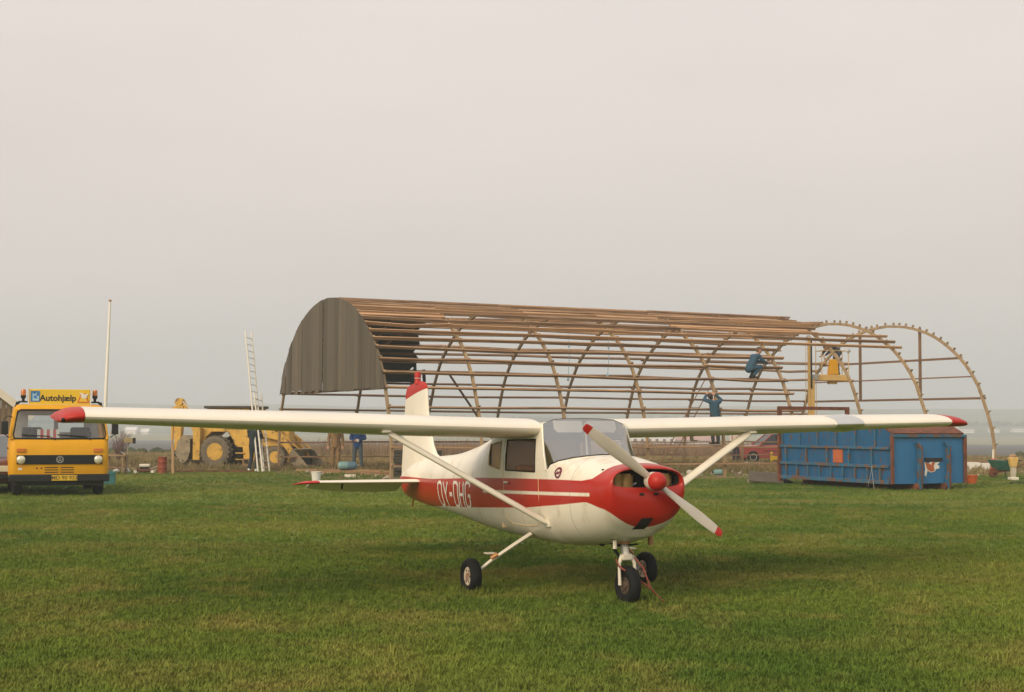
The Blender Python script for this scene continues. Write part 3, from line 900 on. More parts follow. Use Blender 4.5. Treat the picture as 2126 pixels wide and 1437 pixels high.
# cabin interior
MB().box((.10, 0, .70), (1.5, .84, .05)).build('cabin_floor', M['brownfab'], plane)
for sgn in (1, -1):
    st = MB()
    st.box((.08, sgn * .22, .88), (.46, .38, .14)); 
    seat = st.build('seat', M['brownfab'], plane, bevel=.03)
    MB().box((-.20, sgn * .22, 1.08), (.12, .38, .36), (0, -.22, 0)).build('backrest', M['brownfab'], seat, bevel=.04)
MB().box((-.50, 0, 1.06), (.04, .86, .92)).build('rear_bulkhead', M['tanfab'], plane)
MB().hexa([(.62, -.46, 1.02), (.86, -.44, 1.02), (.86, .44, 1.02), (.62, .46, 1.02)], [(.64, -.44, 1.24), (.90, -.36, 1.275), (.90, .36, 1.275), (.64, .44, 1.24)]).build('instrument_panel', M['blackpl'], plane, bevel=.02)
for sgn in (1, -1):
    y = sgn * .22
    MB().tube([(.60, y - .10, 1.20), (.58, y - .10, 1.12), (.58, y, 1.09), (.58, y + .10, 1.12), (.60, y + .10, 1.20)], .013, 8).tube([(.58, y, 1.09), (.66, y, 1.10)], .012, 8).build('control_yoke', M['blackpl'], plane, smooth=60)
    MB().prism([(-.16, 0), (-.165, -.09), (-.13, -.125), (.13, -.125), (.165, -.09), (.16, 0)], (.515, sgn * .185, 1.715), (0, 1, 0), (-.35, 0, .94), .008).build('sun_visor', M['cream'], plane, bevel=.003)
MB().tube([(.62, .0, 1.22), (.54, 0, 1.70)], .010, 8).build('centre_tube', M['cream'], plane)
for sgn in (1, -1):
    MB().box((-.60, sgn * .445, 1.34), (.34, .012, .30)).build('tan_window_panel', M['tanfab'], plane, bevel=.004)  # tan panel added just inside the rear windows to catch sun and brighten them
comp = MB().ball((.70, .06, 1.33), (.04, .04, .045)).build('compass', M['blackpl'], plane, smooth=180)

# engine behind the opening
for y in (-.30, -.18, .18, .30):
    e = MB()
    e.lathe([(.062, 0), (.066, .01)] + [(r_, .02 + .012 * i + d_) for i in range(9) for r_, d_ in ((.072, 0), (.072, .005), (.055, .0055), (.055, .0115))] + [(.05, .14)], (1.66, y * .86, 1.09), (0, 0, 1), 14)
    e.build('engine_cylinder', M['engine'], plane, smooth=40)
MB().box((1.57, 0, 1.15), (.02, .70, .24)).build('engine_baffle', M['dark'], plane)
MB().tube([(1.66, -.26, 1.12), (1.70, -.15, 1.105), (1.67, -.05, 1.14)], .012, 6).build('ignition_lead', M['dullmetal'], plane, smooth=60)
# two small holes and the intake filter on the cowl face
for y in (-.07, .08):
    MB().box((1.818, y, 1.045), (.012, .045, .022)).build('cowl_hole', M['dark'], plane, bevel=.004)
def nose_x(y, z):
    hit = FTREE.ray_cast(V((3, y, z)), V((-1, 0, 0)))
    return hit[0].x if hit[0] is not None else 1.78
def nose_patch(c00, c10, c11, c01, off, n=5):
    vs_ = []
    for a in range(n + 1):
        for b in range(n + 1):
            u_, v_ = a / n, b / n
            y = (c00[0] * (1 - u_) + c10[0] * u_) * (1 - v_) + (c01[0] * (1 - u_) + c11[0] * u_) * v_
            z = (c00[1] * (1 - u_) + c10[1] * u_) * (1 - v_) + (c01[1] * (1 - u_) + c11[1] * u_) * v_
            vs_.append((nose_x(y, z) + off, y, z))
    m_ = n + 1
    return MB().add(vs_, [(a * m_ + b, (a + 1) * m_ + b, (a + 1) * m_ + b + 1, a * m_ + b + 1) for a in range(n) for b in range(n)])
itk = nose_patch((-.105, .715), (.025, .715), (.07, .825), (-.055, .825), .005).build('air_intake', M['dark'], plane)
for k in range(3):
    z_ = .735 + k * .03
    nose_patch((-.095 + k * .012, z_), (.03 + k * .012, z_), (.032 + k * .012, z_ + .006), (-.093 + k * .012, z_ + .006), .008, 3).build('intake_slat', M['blackpl'], itk)

# propeller
a0 = 0.607
prop = MB()
prop.lathe([(.075, 0), (.085, .03), (.085, .09), (.07, .12)], (1.86, 0, 1.166), (1, 0, 0), 20)
hub = prop.build('propeller', M['propgrey'], plane, smooth=45)
def blade_rings(r0, r1, nseg):
    rs = []
    for i in range(nseg + 1):
        r = r0 + (r1 - r0) * i / nseg
        q = r / .875
        ch = .050 + .068 * math.sin(min(q * 1.55, 1) * math.pi / 2) if q < .62 else .118 - .050 * ((q - .62) / .38) ** 1.6
        if q > .985: ch *= .8
        th = max(.045 * (1 - q) ** 1.2, .010)
        tw = rad(48) - rad(34) * min(q * 1.15, 1)
        ring = []
        for k in range(12):
            an = k * 2 * math.pi / 12
            a_, b_ = ch / 2 * math.cos(an), th / 2 * math.sin(an)
            ring.append(V((1.925 + a_ * math.sin(tw) + b_ * math.cos(tw), a_ * math.cos(tw) - b_ * math.sin(tw), r)))
        rs.append(ring)
    return rs
for sg in (1, -1):
    ang = math.atan2(-sg * math.cos(a0), sg * math.sin(a0))     # (y,z) direction of the blade
    Rm = Matrix.Rotation(-ang, 3, 'X')
    def tf(rs): return [[V((0, 0, 1.166)) + Rm @ p for p in r] for r in rs]
    bl = MB().loft(tf(blade_rings(.05, .80, 14)), True, True, True).build('blade', M['propgrey'], hub, smooth=50)
    MB().loft(tf(blade_rings(.801, .875, 3)), True, True, True).build('blade_tip', M['red'], bl, smooth=50)
MB().lathe([(.085, 0), (.086, .03), (.080, .058), (.066, .086), (.042, .106), (.016, .115), (0.0, .117)], (1.955, 0, 1.166), (1, 0, 0), 24).build('spinner', M['red'], hub, smooth=60)

# wings
def naca(n=22, m_=.006, p_=.4, t_=.125):
    up, lo = [], []
    for i in range(n + 1):
        x = .5 * (1 - math.cos(math.pi * i / n))
        yt = 5 * t_ * (.2969 * math.sqrt(x) - .126 * x - .3516 * x * x + .2843 * x ** 3 - .1036 * x ** 4)
        yc = m_ / p_ ** 2 * (2 * p_ * x - x * x) if x < p_ else m_ / (1 - p_) ** 2 * ((1 - 2 * p_) + 2 * p_ * x - x * x)
        up.append((x, yc + yt)); lo.append((x, yc - yt))
    return up, lo
UPF, LOF = naca()
def section(c0, c1):
    """closed outline between chord fractions"""
    def clip(l):
        r = []
        for (xa, za), (xb, zb) in zip(l, l[1:]):
            if xa <= c0 <= xb: r.append((c0, za + (zb - za) * (c0 - xa) / (xb - xa)))
            if c0 < xb < c1: r.append((xb, zb))
            if xa <= c1 <= xb: r.append((c1, za + (zb - za) * (c1 - xa) / (xb - xa)))
        return r
    u, d = clip(UPF), clip(LOF)
    if c0 == 0: d = d[1:]
    return u[::-1] + d
def wing_plan(y):
    if y <= 2.45: return .50, 1.63
    k = (y - 2.45) / (4.74 - 2.45)
    return .50 - .12 * k, 1.63 - .42 * k - .08 * k * k
def wing_ring(sec, y, sgn, lex=None, ch=None, thick=1.0, dz=0.0):
    l_, c_ = wing_plan(min(y, 4.74))
    if lex is not None: l_ = lex
    if ch is not None: c_ = ch
    inc = rad(1.4) - rad(3.6) * max(0, y - 1.6) / 3.2
    zl = 1.640 + (y - .46) * .0205 + dz
    r = []
    for x, z in sec:
        xx, zz = x * c_, z * c_ * thick
        r.append(V((l_ - xx * math.cos(inc) - zz * math.sin(inc), sgn * y, zl + zz * math.cos(inc) - xx * math.sin(inc))))
    return r
for sgn in (-1, 1):
    lab = 'right' if sgn < 0 else 'left'
    main, aft = section(0, .74), section(.745, 1.0)
    wg = MB().loft([wing_ring(main, y, sgn) for y in (.455, .9, 1.5, 2.0, 2.45, 3.0, 3.6, 4.2, 4.82)], True, True, True).build('wing', M['white'], plane, smooth=40)
    MB().loft([wing_ring(aft, y, sgn) for y in (.50, 1.4, 2.44)], True, True, True).build('flap', M['white'], wg, smooth=40)
    MB().loft([wing_ring(aft, y, sgn) for y in (2.455, 3.5, 4.815)], True, True, True).build('aileron', M['white'], wg, smooth=40)
    fullsec = section(0, 1.0)
    tips = [(4.823, .38, 1.13, 1.0, 0), (4.92, .378, 1.12, .99, -.003), (5.01, .365, 1.08, .95, -.010), (5.08, .335, 1.0, .86, -.020), (5.125, .29, .88, .68, -.030), (5.145, .23, .72, .40, -.036)]
    MB().loft([wing_ring(fullsec, 4.823 + (y - 4.823) * (1.0 if sgn > 0 else .6), sgn, lx, c_, th, dz) for y, lx, c_, th, dz in tips], True, True, True).build('wing_tip', M['red'], wg, smooth=50)
    if sgn < 0:
        nl_ = MB().lathe([(.018, 0), (.018, .015), (.012, .03), (0, .036)], (.30, sgn * 4.985, 1.702), (.55, sgn * .83, 0), 12)
        nl_.build('navigation_light', M['blackpl'], wg, smooth=60)
    # strut
    u0, u1 = V((.40, sgn * 2.04, 1.60)), V((.66, sgn * .475, .72))
    s_ = MB().tube([u0, u0.lerp(u1, .04), u0.lerp(u1, .96), u1], [.040, .046, .046, .030], 14, flat=.52, ref=(.5, 0, 1)).build('strut', M['cream'], plane, smooth=50)
    MB().box(u0 + V((0, sgn * .02, .005)), (.12, .09, .03)).build('strut_fairing', M['cream'], s_, bevel=.012)
    MB().box(u1 + V((0, -sgn * .02, -.01)), (.09, .05, .07)).build('strut_fairing', M['cream'], s_, bevel=.015)
    if sgn > 0:
        cuff = []
        for y, k in [(3.14, 1.0), (3.20, 1.02), (3.30, 1.08), (3.40, 1.11), (3.48, 1.06), (3.52, 1.0)]:
            l_, c_ = wing_plan(y)
            sec = section(0, .16)
            cuff.append([p + V((.006, 0, 0)) * 1 for p in wing_ring(sec, y, sgn, l_ + .012 * (k - 1) / .045 + .002, c_ * k, 1.02 * k)])
        ll = MB().loft(cuff, True, True, True).build('landing_light', M['metal'], wg, smooth=50)
        MB().tube([(.12, 1.49, 1.60), (.14, 1.49, 1.51)], .020, 8).tube([(.14, 1.49, 1.515), (.26, 1.49, 1.515)], .008, 6).build('pitot_tube', M['cream'], wg, smooth=60)
# tail
def lens(le, te, th, sgn_n, nseg=8, f0=0.0, f1=1.0):
    """symmetric section between fractions f0..f1 of the line le->te, thickness th*chord along sgn_n"""
    le, te = V(le), V(te)
    ch = (te - le).length
    up, dn = [], []
    for i in range(nseg + 1):
        f = f0 + (f1 - f0) * (.5 * (1 - math.cos(math.pi * i / nseg)) if f0 == 0 else i / nseg)
        t_ = th * ch * (1.48 * math.sqrt(f) - .63 * f - 1.76 * f * f + 1.42 * f ** 3 - .52 * f ** 4) + .003
        p = le.lerp(te, f)
        up.append(p + V(sgn_n) * t_); dn.append(p - V(sgn_n) * t_)
    return up + dn[::-1]
frows = [((-3.30, 0, 1.23), (-4.80, 0, .94)), ((-3.52, 0, 1.31), (-4.79, 0, 1.12)), ((-3.63, 0, 1.42), (-4.765, 0, 1.3)), ((-3.71, 0, 1.6), (-4.74, 0, 1.5)), ((-3.82, 0, 1.86), (-4.70, 0, 1.78)), ((-3.865, 0, 2.135), (-4.67, 0, 2.0))]
MB().loft([lens(a, b, .075, (0, 1, 0), 8, 0, .55) for a, b in frows], True, True, True).build('fin', M['white'], plane, smooth=50)
MB().loft([lens(a, b, .075, (0, 1, 0), 6, .558, 1.0) for a, b in frows], True, True, True).build('rudder', M['white'], plane, smooth=50)
trows = [((-3.866, 0, 2.138), (-4.67, 0, 2.003)), ((-3.89, 0, 2.19), (-4.66, 0, 2.08)), ((-3.98, 0, 2.22), (-4.62, 0, 2.14)), ((-4.1, 0, 2.235), (-4.5, 0, 2.19))]
tipo = MB().loft([lens(a, b, .07 * k, (0, 1, 0)) for (a, b), k in zip(trows, (1, .95, .75, .35))], True, True, True).build('fin_tip', M['red'], plane, smooth=50)
bc = MB().lathe([(.045, 0), (.047, .02), (.040, .03), (.040, .07)], (-4.22, 0, 2.20), (0, 0, 1), 16).build('beacon', M['red'], tipo, smooth=45)
MB().lathe([(.042, .072), (.042, .078)], (-4.22, 0, 2.20), (0, 0, 1), 16).build('beacon_ring', M['decalwhite'], bc, smooth=45)
MB().lathe([(.043, .08), (.043, .13), (.034, .155), (.0, .162)], (-4.22, 0, 2.20), (0, 0, 1), 16).build('beacon_lens', M['red'], bc, smooth=45)
for sgn in (1, -1):
    sr_ = [((-3.66, sgn * .06, .955), (-4.22, sgn * .06, .955)), ((-3.74, sgn * .8, .955), (-4.22, sgn * .8, .955)), ((-3.83, sgn * 1.42, .955), (-4.20, sgn * 1.42, .955))]
    stb = MB().loft([lens(a, b, .085, (0, 0, 1)) for a, b in sr_], True, True, True).build('tailplane', M['white'], plane, smooth=50)
    MB().loft([lens(a, b, .085 * k, (0, 0, 1)) for (a, b), k in [(((-3.832, sgn * 1.422, .955), (-4.20, sgn * 1.422, .955)), 1), (((-3.87, sgn * 1.52, .952), (-4.42, sgn * 1.52, .93)), .8), (((-3.95, sgn * 1.585, .945), (-4.50, sgn * 1.585, .90)), .55), (((-4.05, sgn * 1.61, .94), (-4.45, sgn * 1.61, .90)), .2)]], True, True, True).build('tailplane_tip', M['red'], stb, smooth=50)
    er = [((-4.235, sgn * .16, .950), (-4.58, sgn * .16, .80)), ((-4.235, sgn * .55, .950), (-4.66, sgn * .55, .79)), ((-4.225, sgn * 1.0, .950), (-4.60, sgn * 1.0, .81)), ((-4.215, sgn * 1.42, .950), (-4.48, sgn * 1.42, .86))]
    MB().loft([lens(a, b, .06, (.3, 0, .95)) for a, b in er], True, True, True).build('elevator', M['white'], stb, smooth=50)
    MB().tube([(-4.24, sgn * 1.0, .93), (-4.27, sgn * 1.0, .85)], .012, 6).build('elevator_horn', M['blackpl'], stb)
MB().tube([(-4.35, 0, .70), (-4.37, 0, .60)], .008, 6).build('tie_down_ring', M['red'], plane)

# landing gear
def wheel(parent, c, r, w, name='wheel', rimr=.5, rm='rim'):
    c = V(c)
    e = bpy.data.objects.new(name, None); e.empty_display_size = .1; col.objects.link(e); e.parent = parent; e.location = c
    hw = w / 2
    pr = [(r * rimr, -hw * .55), (r * .62, -hw * .86), (r * .78, -hw), (r * .90, -hw * .86), (r * .975, -hw * .5), (r, -hw * .15), (r, hw * .15), (r * .975, hw * .5), (r * .90, hw * .86), (r * .78, hw), (r * .62, hw * .86), (r * rimr, hw * .55)]
    MB().lathe(pr, (0, 0, 0), (0, 1, 0), 32).build('tyre', M['black'], e, smooth=50)
    for s in (-1, 1):
        MB().lathe([(r * rimr * 1.04, s * hw * .60), (r * rimr * .98, s * hw * .66), (r * rimr * .80, s * hw * .46), (r * .24, s * hw * .40), (r * .20, s * hw * .85), (0, s * hw * .9)], (0, 0, 0), (0, 1, 0), 20).build('rim', M[rm], e, smooth=40)
        for k in range(6):
            a = k * math.pi / 3
            MB().lathe([(.012, 0), (.012, .012)], (math.cos(a) * r * .34, s * hw * .42, math.sin(a) * r * .34), (0, s, 0), 8).build('rim_hole', M['dark'], e)
    return e
for sgn in (1, -1):
    wheel(plane, (0, sgn * 1.0, .162), .178, .122)
    p = [V((.13, sgn * .40, .575)), V((.11, sgn * .60, .455)), V((.05, sgn * .80, .315)), V((.0, sgn * .93, .20))]
    lg = MB().tube(p, [.038, .034, .030, .028], 10, flat=.6, ref=(0, 0, 1)).build('main_gear_leg', M['cream'], plane, smooth=50)
    MB().tube([(.07, sgn * .74, .375), (.045, sgn * .80, .335)], .041, 10, flat=.7).build('gear_step_clamp', M['copper'], lg, smooth=50)
    MB().box((.02, sgn * .80, .385), (.10, .10, .012), (0, 0, 0)).build('gear_step', M['cream'], lg)
    MB().tube([(0, sgn * .91, .175), (0, sgn * .98, .170)], .025, 8).build('axle', M['dullmetal'], lg)
nwx = 1.427
wheel(plane, (nwx, 0, .172), .188, .115, rimr=.42, rm='darkrim')
ng_ = MB().tube([(nwx - .10, 0, .62), (nwx - .045, 0, .46)], .036, 12).build('nose_gear_strut', M['dullmetal'], plane, smooth=50)
MB().tube([(nwx - .055, 0, .525), (nwx - .038, 0, .45)], [.030, .034], 12).build('oleo', M['decalwhite'], ng_, smooth=50)
MB().box((nwx - .035, 0, .435), (.07, .11, .06)).build('fork_crown', M['cream'], ng_, bevel=.012)
for sgn in (1, -1):
    MB().tube([(nwx - .03, sgn * .05, .44), (nwx - .02, sgn * .08, .38), (nwx - .01, sgn * .084, .28), (nwx, sgn * .084, .178)], [.02, .018, .016, .018], 8).build('fork', M['cream'], ng_, smooth=60)
MB().lathe([(.06, 0), (.075, .01), (.06, .05)], (nwx - .10, 0, .555), (.1, 0, 1), 14).build('strut_collar', M['copper'], ng_, smooth=50)
MB().tube([(nwx - .12, -.03, .56), (nwx - .20, -.04, .50), (nwx - .12, -.03, .44)], .018, 6).tube([(nwx - .10, -.05, .55), (nwx - .42, -.11, .565)], .014, 6).build('torque_link', M['blackpl'], ng_, smooth=60)
MB().tube([(nwx - .14, -.10, .53), (nwx - .06, .14, .55)], .010, 6).build('steering_rod', M['blackpl'], ng_)
MB().box((nwx - .34, -.11, .555), (.10, .05, .05), (.2, .3, .2)).build('fuel_drain', M['blackpl'], plane, bevel=.01)
MB().tube([(1.43, -.14, .66), (1.43, -.14, .52)], .020, 10).build('breather_tube', M['cream'], plane, smooth=50)
MB().lathe([(.048, 0), (.048, .004)], (1.43, -.14, .612), (0, -.15, 1), 14).build('cowl_opening', M['dark'], plane)
MB().tube([(1.40, .26, .72), (1.40, .26, .54)], .026, 12).build('exhaust_pipe', M['copper'], plane, smooth=50)

# registration letters wrapped on the rear fuselage
GL = {'O': (.17, [[(.04, .02), (.13, .02), (.17, .12), (.17, .88), (.13, .98), (.04, .98), (0, .88), (0, .12), (.04, .02)]]),
      'Y': (.19, [[(0, 1), (.095, .48), (.095, 0)], [(.19, 1), (.105, .50)]]),
      '-': (.11, [[(0, .5), (.11, .5)]]),
      'D': (.17, [[(0, 0), (0, .98), (.12, .98), (.17, .88), (.17, .12), (.12, .02), (.0, .02)]]),
      'H': (.16, [[(0, 0), (0, 1)], [(.16, 0), (.16, 1)], [(.015, .5), (.145, .5)]]),
      'G': (.17, [[(.17, .80), (.17, .90), (.13, .98), (.04, .98), (0, .88), (0, .12), (.04, .02), (.13, .02), (.17, .12), (.17, .46), (.10, .46)]])}
def ribbon(pl, th, fmap, mb):
    P = [V((a, b)) for a, b in pl]
    closed = (P[0] - P[-1]).length < 1e-5
    if closed: P = P[:-1]
    L, Rr = [], []
    n_ = len(P)
    for i, p in enumerate(P):
        a = P[(i - 1) % n_] if (closed or i > 0) else None
        b = P[(i + 1) % n_] if (closed or i < n_ - 1) else None
        d0 = (p - a).normalized() if a is not None else (b - p).normalized()
        d1 = (b - p).normalized() if b is not None else d0
        nn = V((-(d0 + d1).y, (d0 + d1).x)).normalized()
        k = th / 2 / max(nn.dot(V((-d0.y, d0.x))), .4)
        L.append(p + nn * k); Rr.append(p - nn * k)
    if closed: L.append(L[0]); Rr.append(Rr[0])
    for i in range(len(L) - 1):
        m_ = max(1, int((L[i + 1] - L[i]).length / .04))
        rowv = []
        for j in range(m_ + 1):
            t_ = j / m_
            rowv += [fmap(L[i].lerp(L[i + 1], t_)), fmap(Rr[i].lerp(Rr[i + 1], t_))]
        mb.add(rowv, [(2 * j, 2 * j + 1, 2 * j + 3, 2 * j + 2) for j in range(m_)])
for sgn, txt in ((-1, 'OY-DHG'), (1, 'OY-DHG')):
    xc = 0
    for ch in txt:
        w_, pls = GL[ch]
        mb = MB()
        for q, pl in enumerate(pls):
            def fmap(p, q=q, x0=xc, sgn=sgn):
                u, v_ = x0 + p.x, p.y
                x = -2.76 + u if sgn < 0 else -1.58 - u
                zb_ = .705 + (x + 2.76) * .036
                z = zb_ + v_
                return (x, sgn * (fus_y(x, z) + .004 + .0015 * q), z)
            ribbon([(a, b * .285) for a, b in pl], .036 if ch != '-' else .05, fmap, mb)
        mb.build('letter', M['letterwhite'], plane)
        xc += w_ + .078
# round club emblem on the cowl side
for sgn in (-1, 1):
    mb = MB()
    ex, ez = .90, 1.215
    circ = [(.045 * math.cos(k * math.pi / 10), .045 * math.sin(k * math.pi / 10)) for k in range(21)]
    ribbon(circ, .020, lambda p: (ex + p.x, sgn * (fus_y(ex + p.x, ez + p.y) + .004), ez + p.y), mb)
    ribbon([(-.034, -.018), (-.008, .008), (.008, -.008), (.034, .018)], .016, lambda p: (ex + p.x, sgn * (fus_y(ex + p.x, ez + p.y) + .006), ez + p.y), mb)
    mb.build('emblem', M['purple'], plane)

# tow bar hooked on the nose wheel
tb_o = plane.matrix_basis @ V((nwx, 0, 0))
tb = thing('tow_bar', 'thin rusty red forked tow bar hanging from the nose wheel', 'tow bar', tb_o, A_ROT)
bar = MB()
jn = V((.135, .17, .15))
bar.tube([(-.02, -.115, .42), (.02, -.11, .36), jn], .0085, 8).build('fork_arm', M['towred'], tb, smooth=60)
MB().tube([(-.01, .075, .43), (.06, .13, .34), jn], .0085, 8).build('fork_arm', M['towred'], tb, smooth=60)
MB().tube([jn, (.165, .31, .008)], .009, 8).build('handle_bar', M['towred'], tb, smooth=60)

# ------------------------------------------------------------------ the hangar being stripped down (local: x along it, y across from the near side, z up)
hangar = thing('hangar_frame', 'arched timber hangar frame stripped of its roof, one gable still boarded', 'hangar', HO, HA)
HW = 12.2
HALF = [(0.10, 0), (0.10, .44), (0.12, .99), (0.21, 1.59), (0.42, 2.18), (0.68, 2.76), (0.90, 3.22), (1.20, 3.66), (1.52, 4.02), (1.84, 4.31), (2.17, 4.57), (2.54, 4.81), (2.90, 5.02),
        (3.29, 5.22), (3.68, 5.37), (4.07, 5.49), (4.46, 5.59), (4.86, 5.67), (5.25, 5.72), (5.60, 5.75), (6.10, 5.78)]
PROF = HALF + [(HW - w, z) for w, z in HALF[-2::-1]]
BAY = 23.53 / 8
def prof_n(i, P=PROF):
    a, b = P[max(i - 1, 0)], P[min(i + 1, len(P) - 1)]
    t_ = V((b[0] - a[0], b[1] - a[1])).normalized()
    return V((-t_.y, t_.x))          # outward
def prof_pt(i, out=0.0):
    n_ = prof_n(i)
    return PROF[i][0] + n_.x * out, PROF[i][1] + n_.y * out
hr = random.Random(21)
for k in range(9):
    l = k * BAY
    m_ = MB()
    rings = []
    wob = [hr.uniform(-.012, .012) for _ in PROF]
    for i in range(len(PROF)):
        n_ = prof_n(i)
        q = [(-.038, -.05), (.038, -.05), (.038, .05), (-.038, .05)]
        rings.append([V((l + a + wob[i], PROF[i][0] + n_.x * (b - .06), PROF[i][1] + n_.y * (b - .06) - (0.03 if i in (0, len(PROF) - 1) else 0))) for a, b in q])
    ar = m_.loft(rings, True, True, True).build('arch', M['arch'], hangar)
    # blocks that carried the purlins
    for i in range(1, len(PROF) - 1):
        n_ = prof_n(i); t_ = V((n_.y, -n_.x))
        c = V((l, PROF[i][0] + n_.x * .045, PROF[i][1] + n_.y * .045))
        m2 = MB()
        Rb = Matrix(((1, 0, 0), (0, t_.x, n_.x), (0, t_.y, n_.y)))
        m2.box(c + V((0, t_.x, t_.y)) * .055, (.085, .04, .095), Rb)
        m2.build('purlin_block', M['arch'], ar)

# purlins: each board its own piece, laid over two bays or so
def purlin(i, l0, l1, m, side=None, droop=0.0):
    n_ = prof_n(i); t_ = V((n_.y, -n_.x))
    o0, o1 = hr.uniform(-.02, .02), hr.uniform(-.02, .02)
    mid = -hr.uniform(0, .06)
    pts = [(l0, o0), ((l0 + l1) / 2, (o0 + o1) / 2 + mid), (l1, o1)]
    hh, ww = hr.uniform(.085, .115), hr.uniform(.042, .055)
    rings = []
    for l, o in pts:
        c = V((l, PROF[i][0] + n_.x * (.055 + o * .4) + t_.x * (-.01), PROF[i][1] + n_.y * (.055 + o * .4) + o * .8))
        rings.append([c + V((0, t_.x * a + n_.x * b, t_.y * a + n_.y * b)) for a, b in ((-ww / 2, -hh / 2), (ww / 2, -hh / 2), (ww / 2, hh / 2), (-ww / 2, hh / 2))])
    MB().loft(rings, True, True, True).build('purlin', m, hangar)
NP = len(PROF)
for i in range(1, NP - 1):
    near = i <= 20
    zz = PROF[i][1]
    if near:
        if i <= 7: end = 5
        elif i in (8, 9): end = 5
        elif i in (10, 11, 12): end = 7
        elif i <= 15: end = 6
        else: end = 6
        if i == 1: end = 8
        start = 0
    else:
        start = 0
        end = 8 if zz < 4.4 else 7
    if i in (3,): start = 3          # wider gap low on the near side
    l = start
    first = True
    while l < end:
        step_ = hr.choice((2, 2, 3)) if not first else hr.choice((1, 2, 3))
        first = False
        l2 = min(l + step_, end)
        a, b = l * BAY - (.18 if l > start else .07), l2 * BAY + (.18 if l2 < end else hr.uniform(.10, .42))
        fresh = near and zz > 4.5 and hr.random() < .55
        purlin(i, a + .02, b - (.20 if l2 < end else 0), M['purlin_new'] if fresh else M['purlin'])
        l = l2
# extra boards laid between the purlins high on the near slope
for i in range(12, 20):
    (w0, z0), (w1, z1) = PROF[i], PROF[i + 1]
    n_ = prof_n(i)
    for a, b in ((-.05, 2.9 * hr.choice((1, 2))), (6.1, 11.4), (11.5, 17.4 + hr.uniform(-.5, .5))):
        if hr.random() < .2: continue
        wm, zm = (w0 + w1) / 2 + n_.x * .06, (z0 + z1) / 2 + n_.y * .06
        MB().beam((a, wm + hr.uniform(-.03, .03), zm), (b, wm + hr.uniform(-.03, .03), zm + hr.uniform(-.02, .02)), .13, .03, (0, n_.x, n_.y)).build('roof_board', M['purlin_new'] if hr.random() < .6 else M['purlin'], hangar)
# crest boards laid close together
for w in (5.0, 5.42, 5.78, 6.42, 6.8):
    for a, b in ((-.1, 5.7), (5.75, 11.6), (11.65, 17.6 + hr.uniform(-.4, .5))):
        z = 5.86 + (-.02 * abs(w - 6.1))
        MB().beam((a, w, z - .02 + hr.uniform(-.015, .015)), (b, w + hr.uniform(-.04, .04), z - .02 + hr.uniform(-.015, .015)), .16, .05).build('crest_board', M['purlin_new'] if hr.random() < .5 else M['purlin'], hangar)

# near gable, still clad down to 2.78 m with upright sheets
def arch_z(w, P=PROF):
    for (w0, z0), (w1, z1) in zip(P, P[1:]):
        if w0 <= w <= w1 and w1 > w0: return z0 + (z1 - z0) * (w - w0) / (w1 - w0)
    return 0
PROFO = [prof_pt(i, .125) for i in range(len(PROF))]
zbot = 2.74
w = .56
tone = 0
while w < HW - .58:
    ww = hr.uniform(.34, .44)
    w2 = min(w + ww, HW - .53)
    n_ = 6
    top = [(w + .004 + (w2 - w - .008) * q / n_, arch_z(w + (w2 - w) * q / n_, PROFO)) for q in range(n_ + 1)]
    zb_ = zbot + hr.uniform(-.03, .05) + (.06 if hr.random() < .25 else 0)
    poly = [(w + .004, zb_), (w2 - .004, zb_)] + top[::-1]
    lx = -.10 - hr.uniform(0, .012) - (.02 if hr.random() < .3 else 0)
    MB().prism(poly, (lx, 0, 0), (0, 1, 0), (0, 0, 1), .02).build('gable_sheet', M['sheet'], hangar)
    w = w2
# framework of both gables
MB().beam((.0, .62, 2.78), (.0, HW - .62, 2.78), .06, .09).build('gable_rail', M['archdark'], hangar)
LL = 8 * BAY
for w0, w1, z in ((.66, HW - .66, 2.74), (1.22, HW - 1.22, 3.56), (1.86, HW - 1.86, 4.28)):
    MB().beam((LL + .07, w0, z), (LL + .07, w1, z), .05, .085 if z != 3.56 else .05).build('gable_rail', M['archdark'], hangar)
for w in (4.25, 7.9):
    MB().beam((LL + .12, w, 2.70), (LL + .12, w, arch_z(w)), .07, .10, (1, 0, 0)).build('gable_post', M['archdark'], hangar)
# braces and a left-over sheet of black roofing felt on the far slope
MB().beam((5.6, 9.2, 3.6), (8.6, 10.9, .6), .06, .06).build('brace', M['archdark'], hangar)
MB().beam((.1, 8.2, 3.0), (4.2, 8.6, 5.3), .06, .06).build('brace', M['archdark'], hangar)
felt = MB()
nl = 14
fr = []
for a in range(nl + 1):
    l = .05 + 5.0 * a / nl
    ring = []
    for i in range(NP - 7, 21, -1):
        n_ = prof_n(i)
        ll = l * (.80 + .20 * (i - 22) / 12) + (hr.uniform(-.22, .22) if a == nl else 0)
        ring.append(V((ll, PROF[i][0] + n_.x * (.13 + .012 * math.sin(l * 5 + i)), PROF[i][1] + n_.y * (.13 + .012 * math.sin(l * 5 + i)))))
    fr.append(ring)
felt.loft(fr, False)
fo = felt.build('roofing_felt', M['felt'], hangar)
sm = fo.modifiers.new('thickness', 'SOLIDIFY'); sm.thickness = .008
for q in range(5):   # torn strips hanging at its ragged edge
    i = NP - 7 - q // 2
    l = 4.95 + .12 * q * (1 if q % 2 else -.3)
    c = V((l, PROF[i][0] + .1, PROF[i][1] + .1))
    MB().prism([(0, 0), (.14, .02), (.17, -.45 - .12 * (q % 3)), (.06, -.55), (.02, -.3)], c, (1, 0, 0), (0, 0, 1), .006).build('felt_strip', M['felt'], hangar)

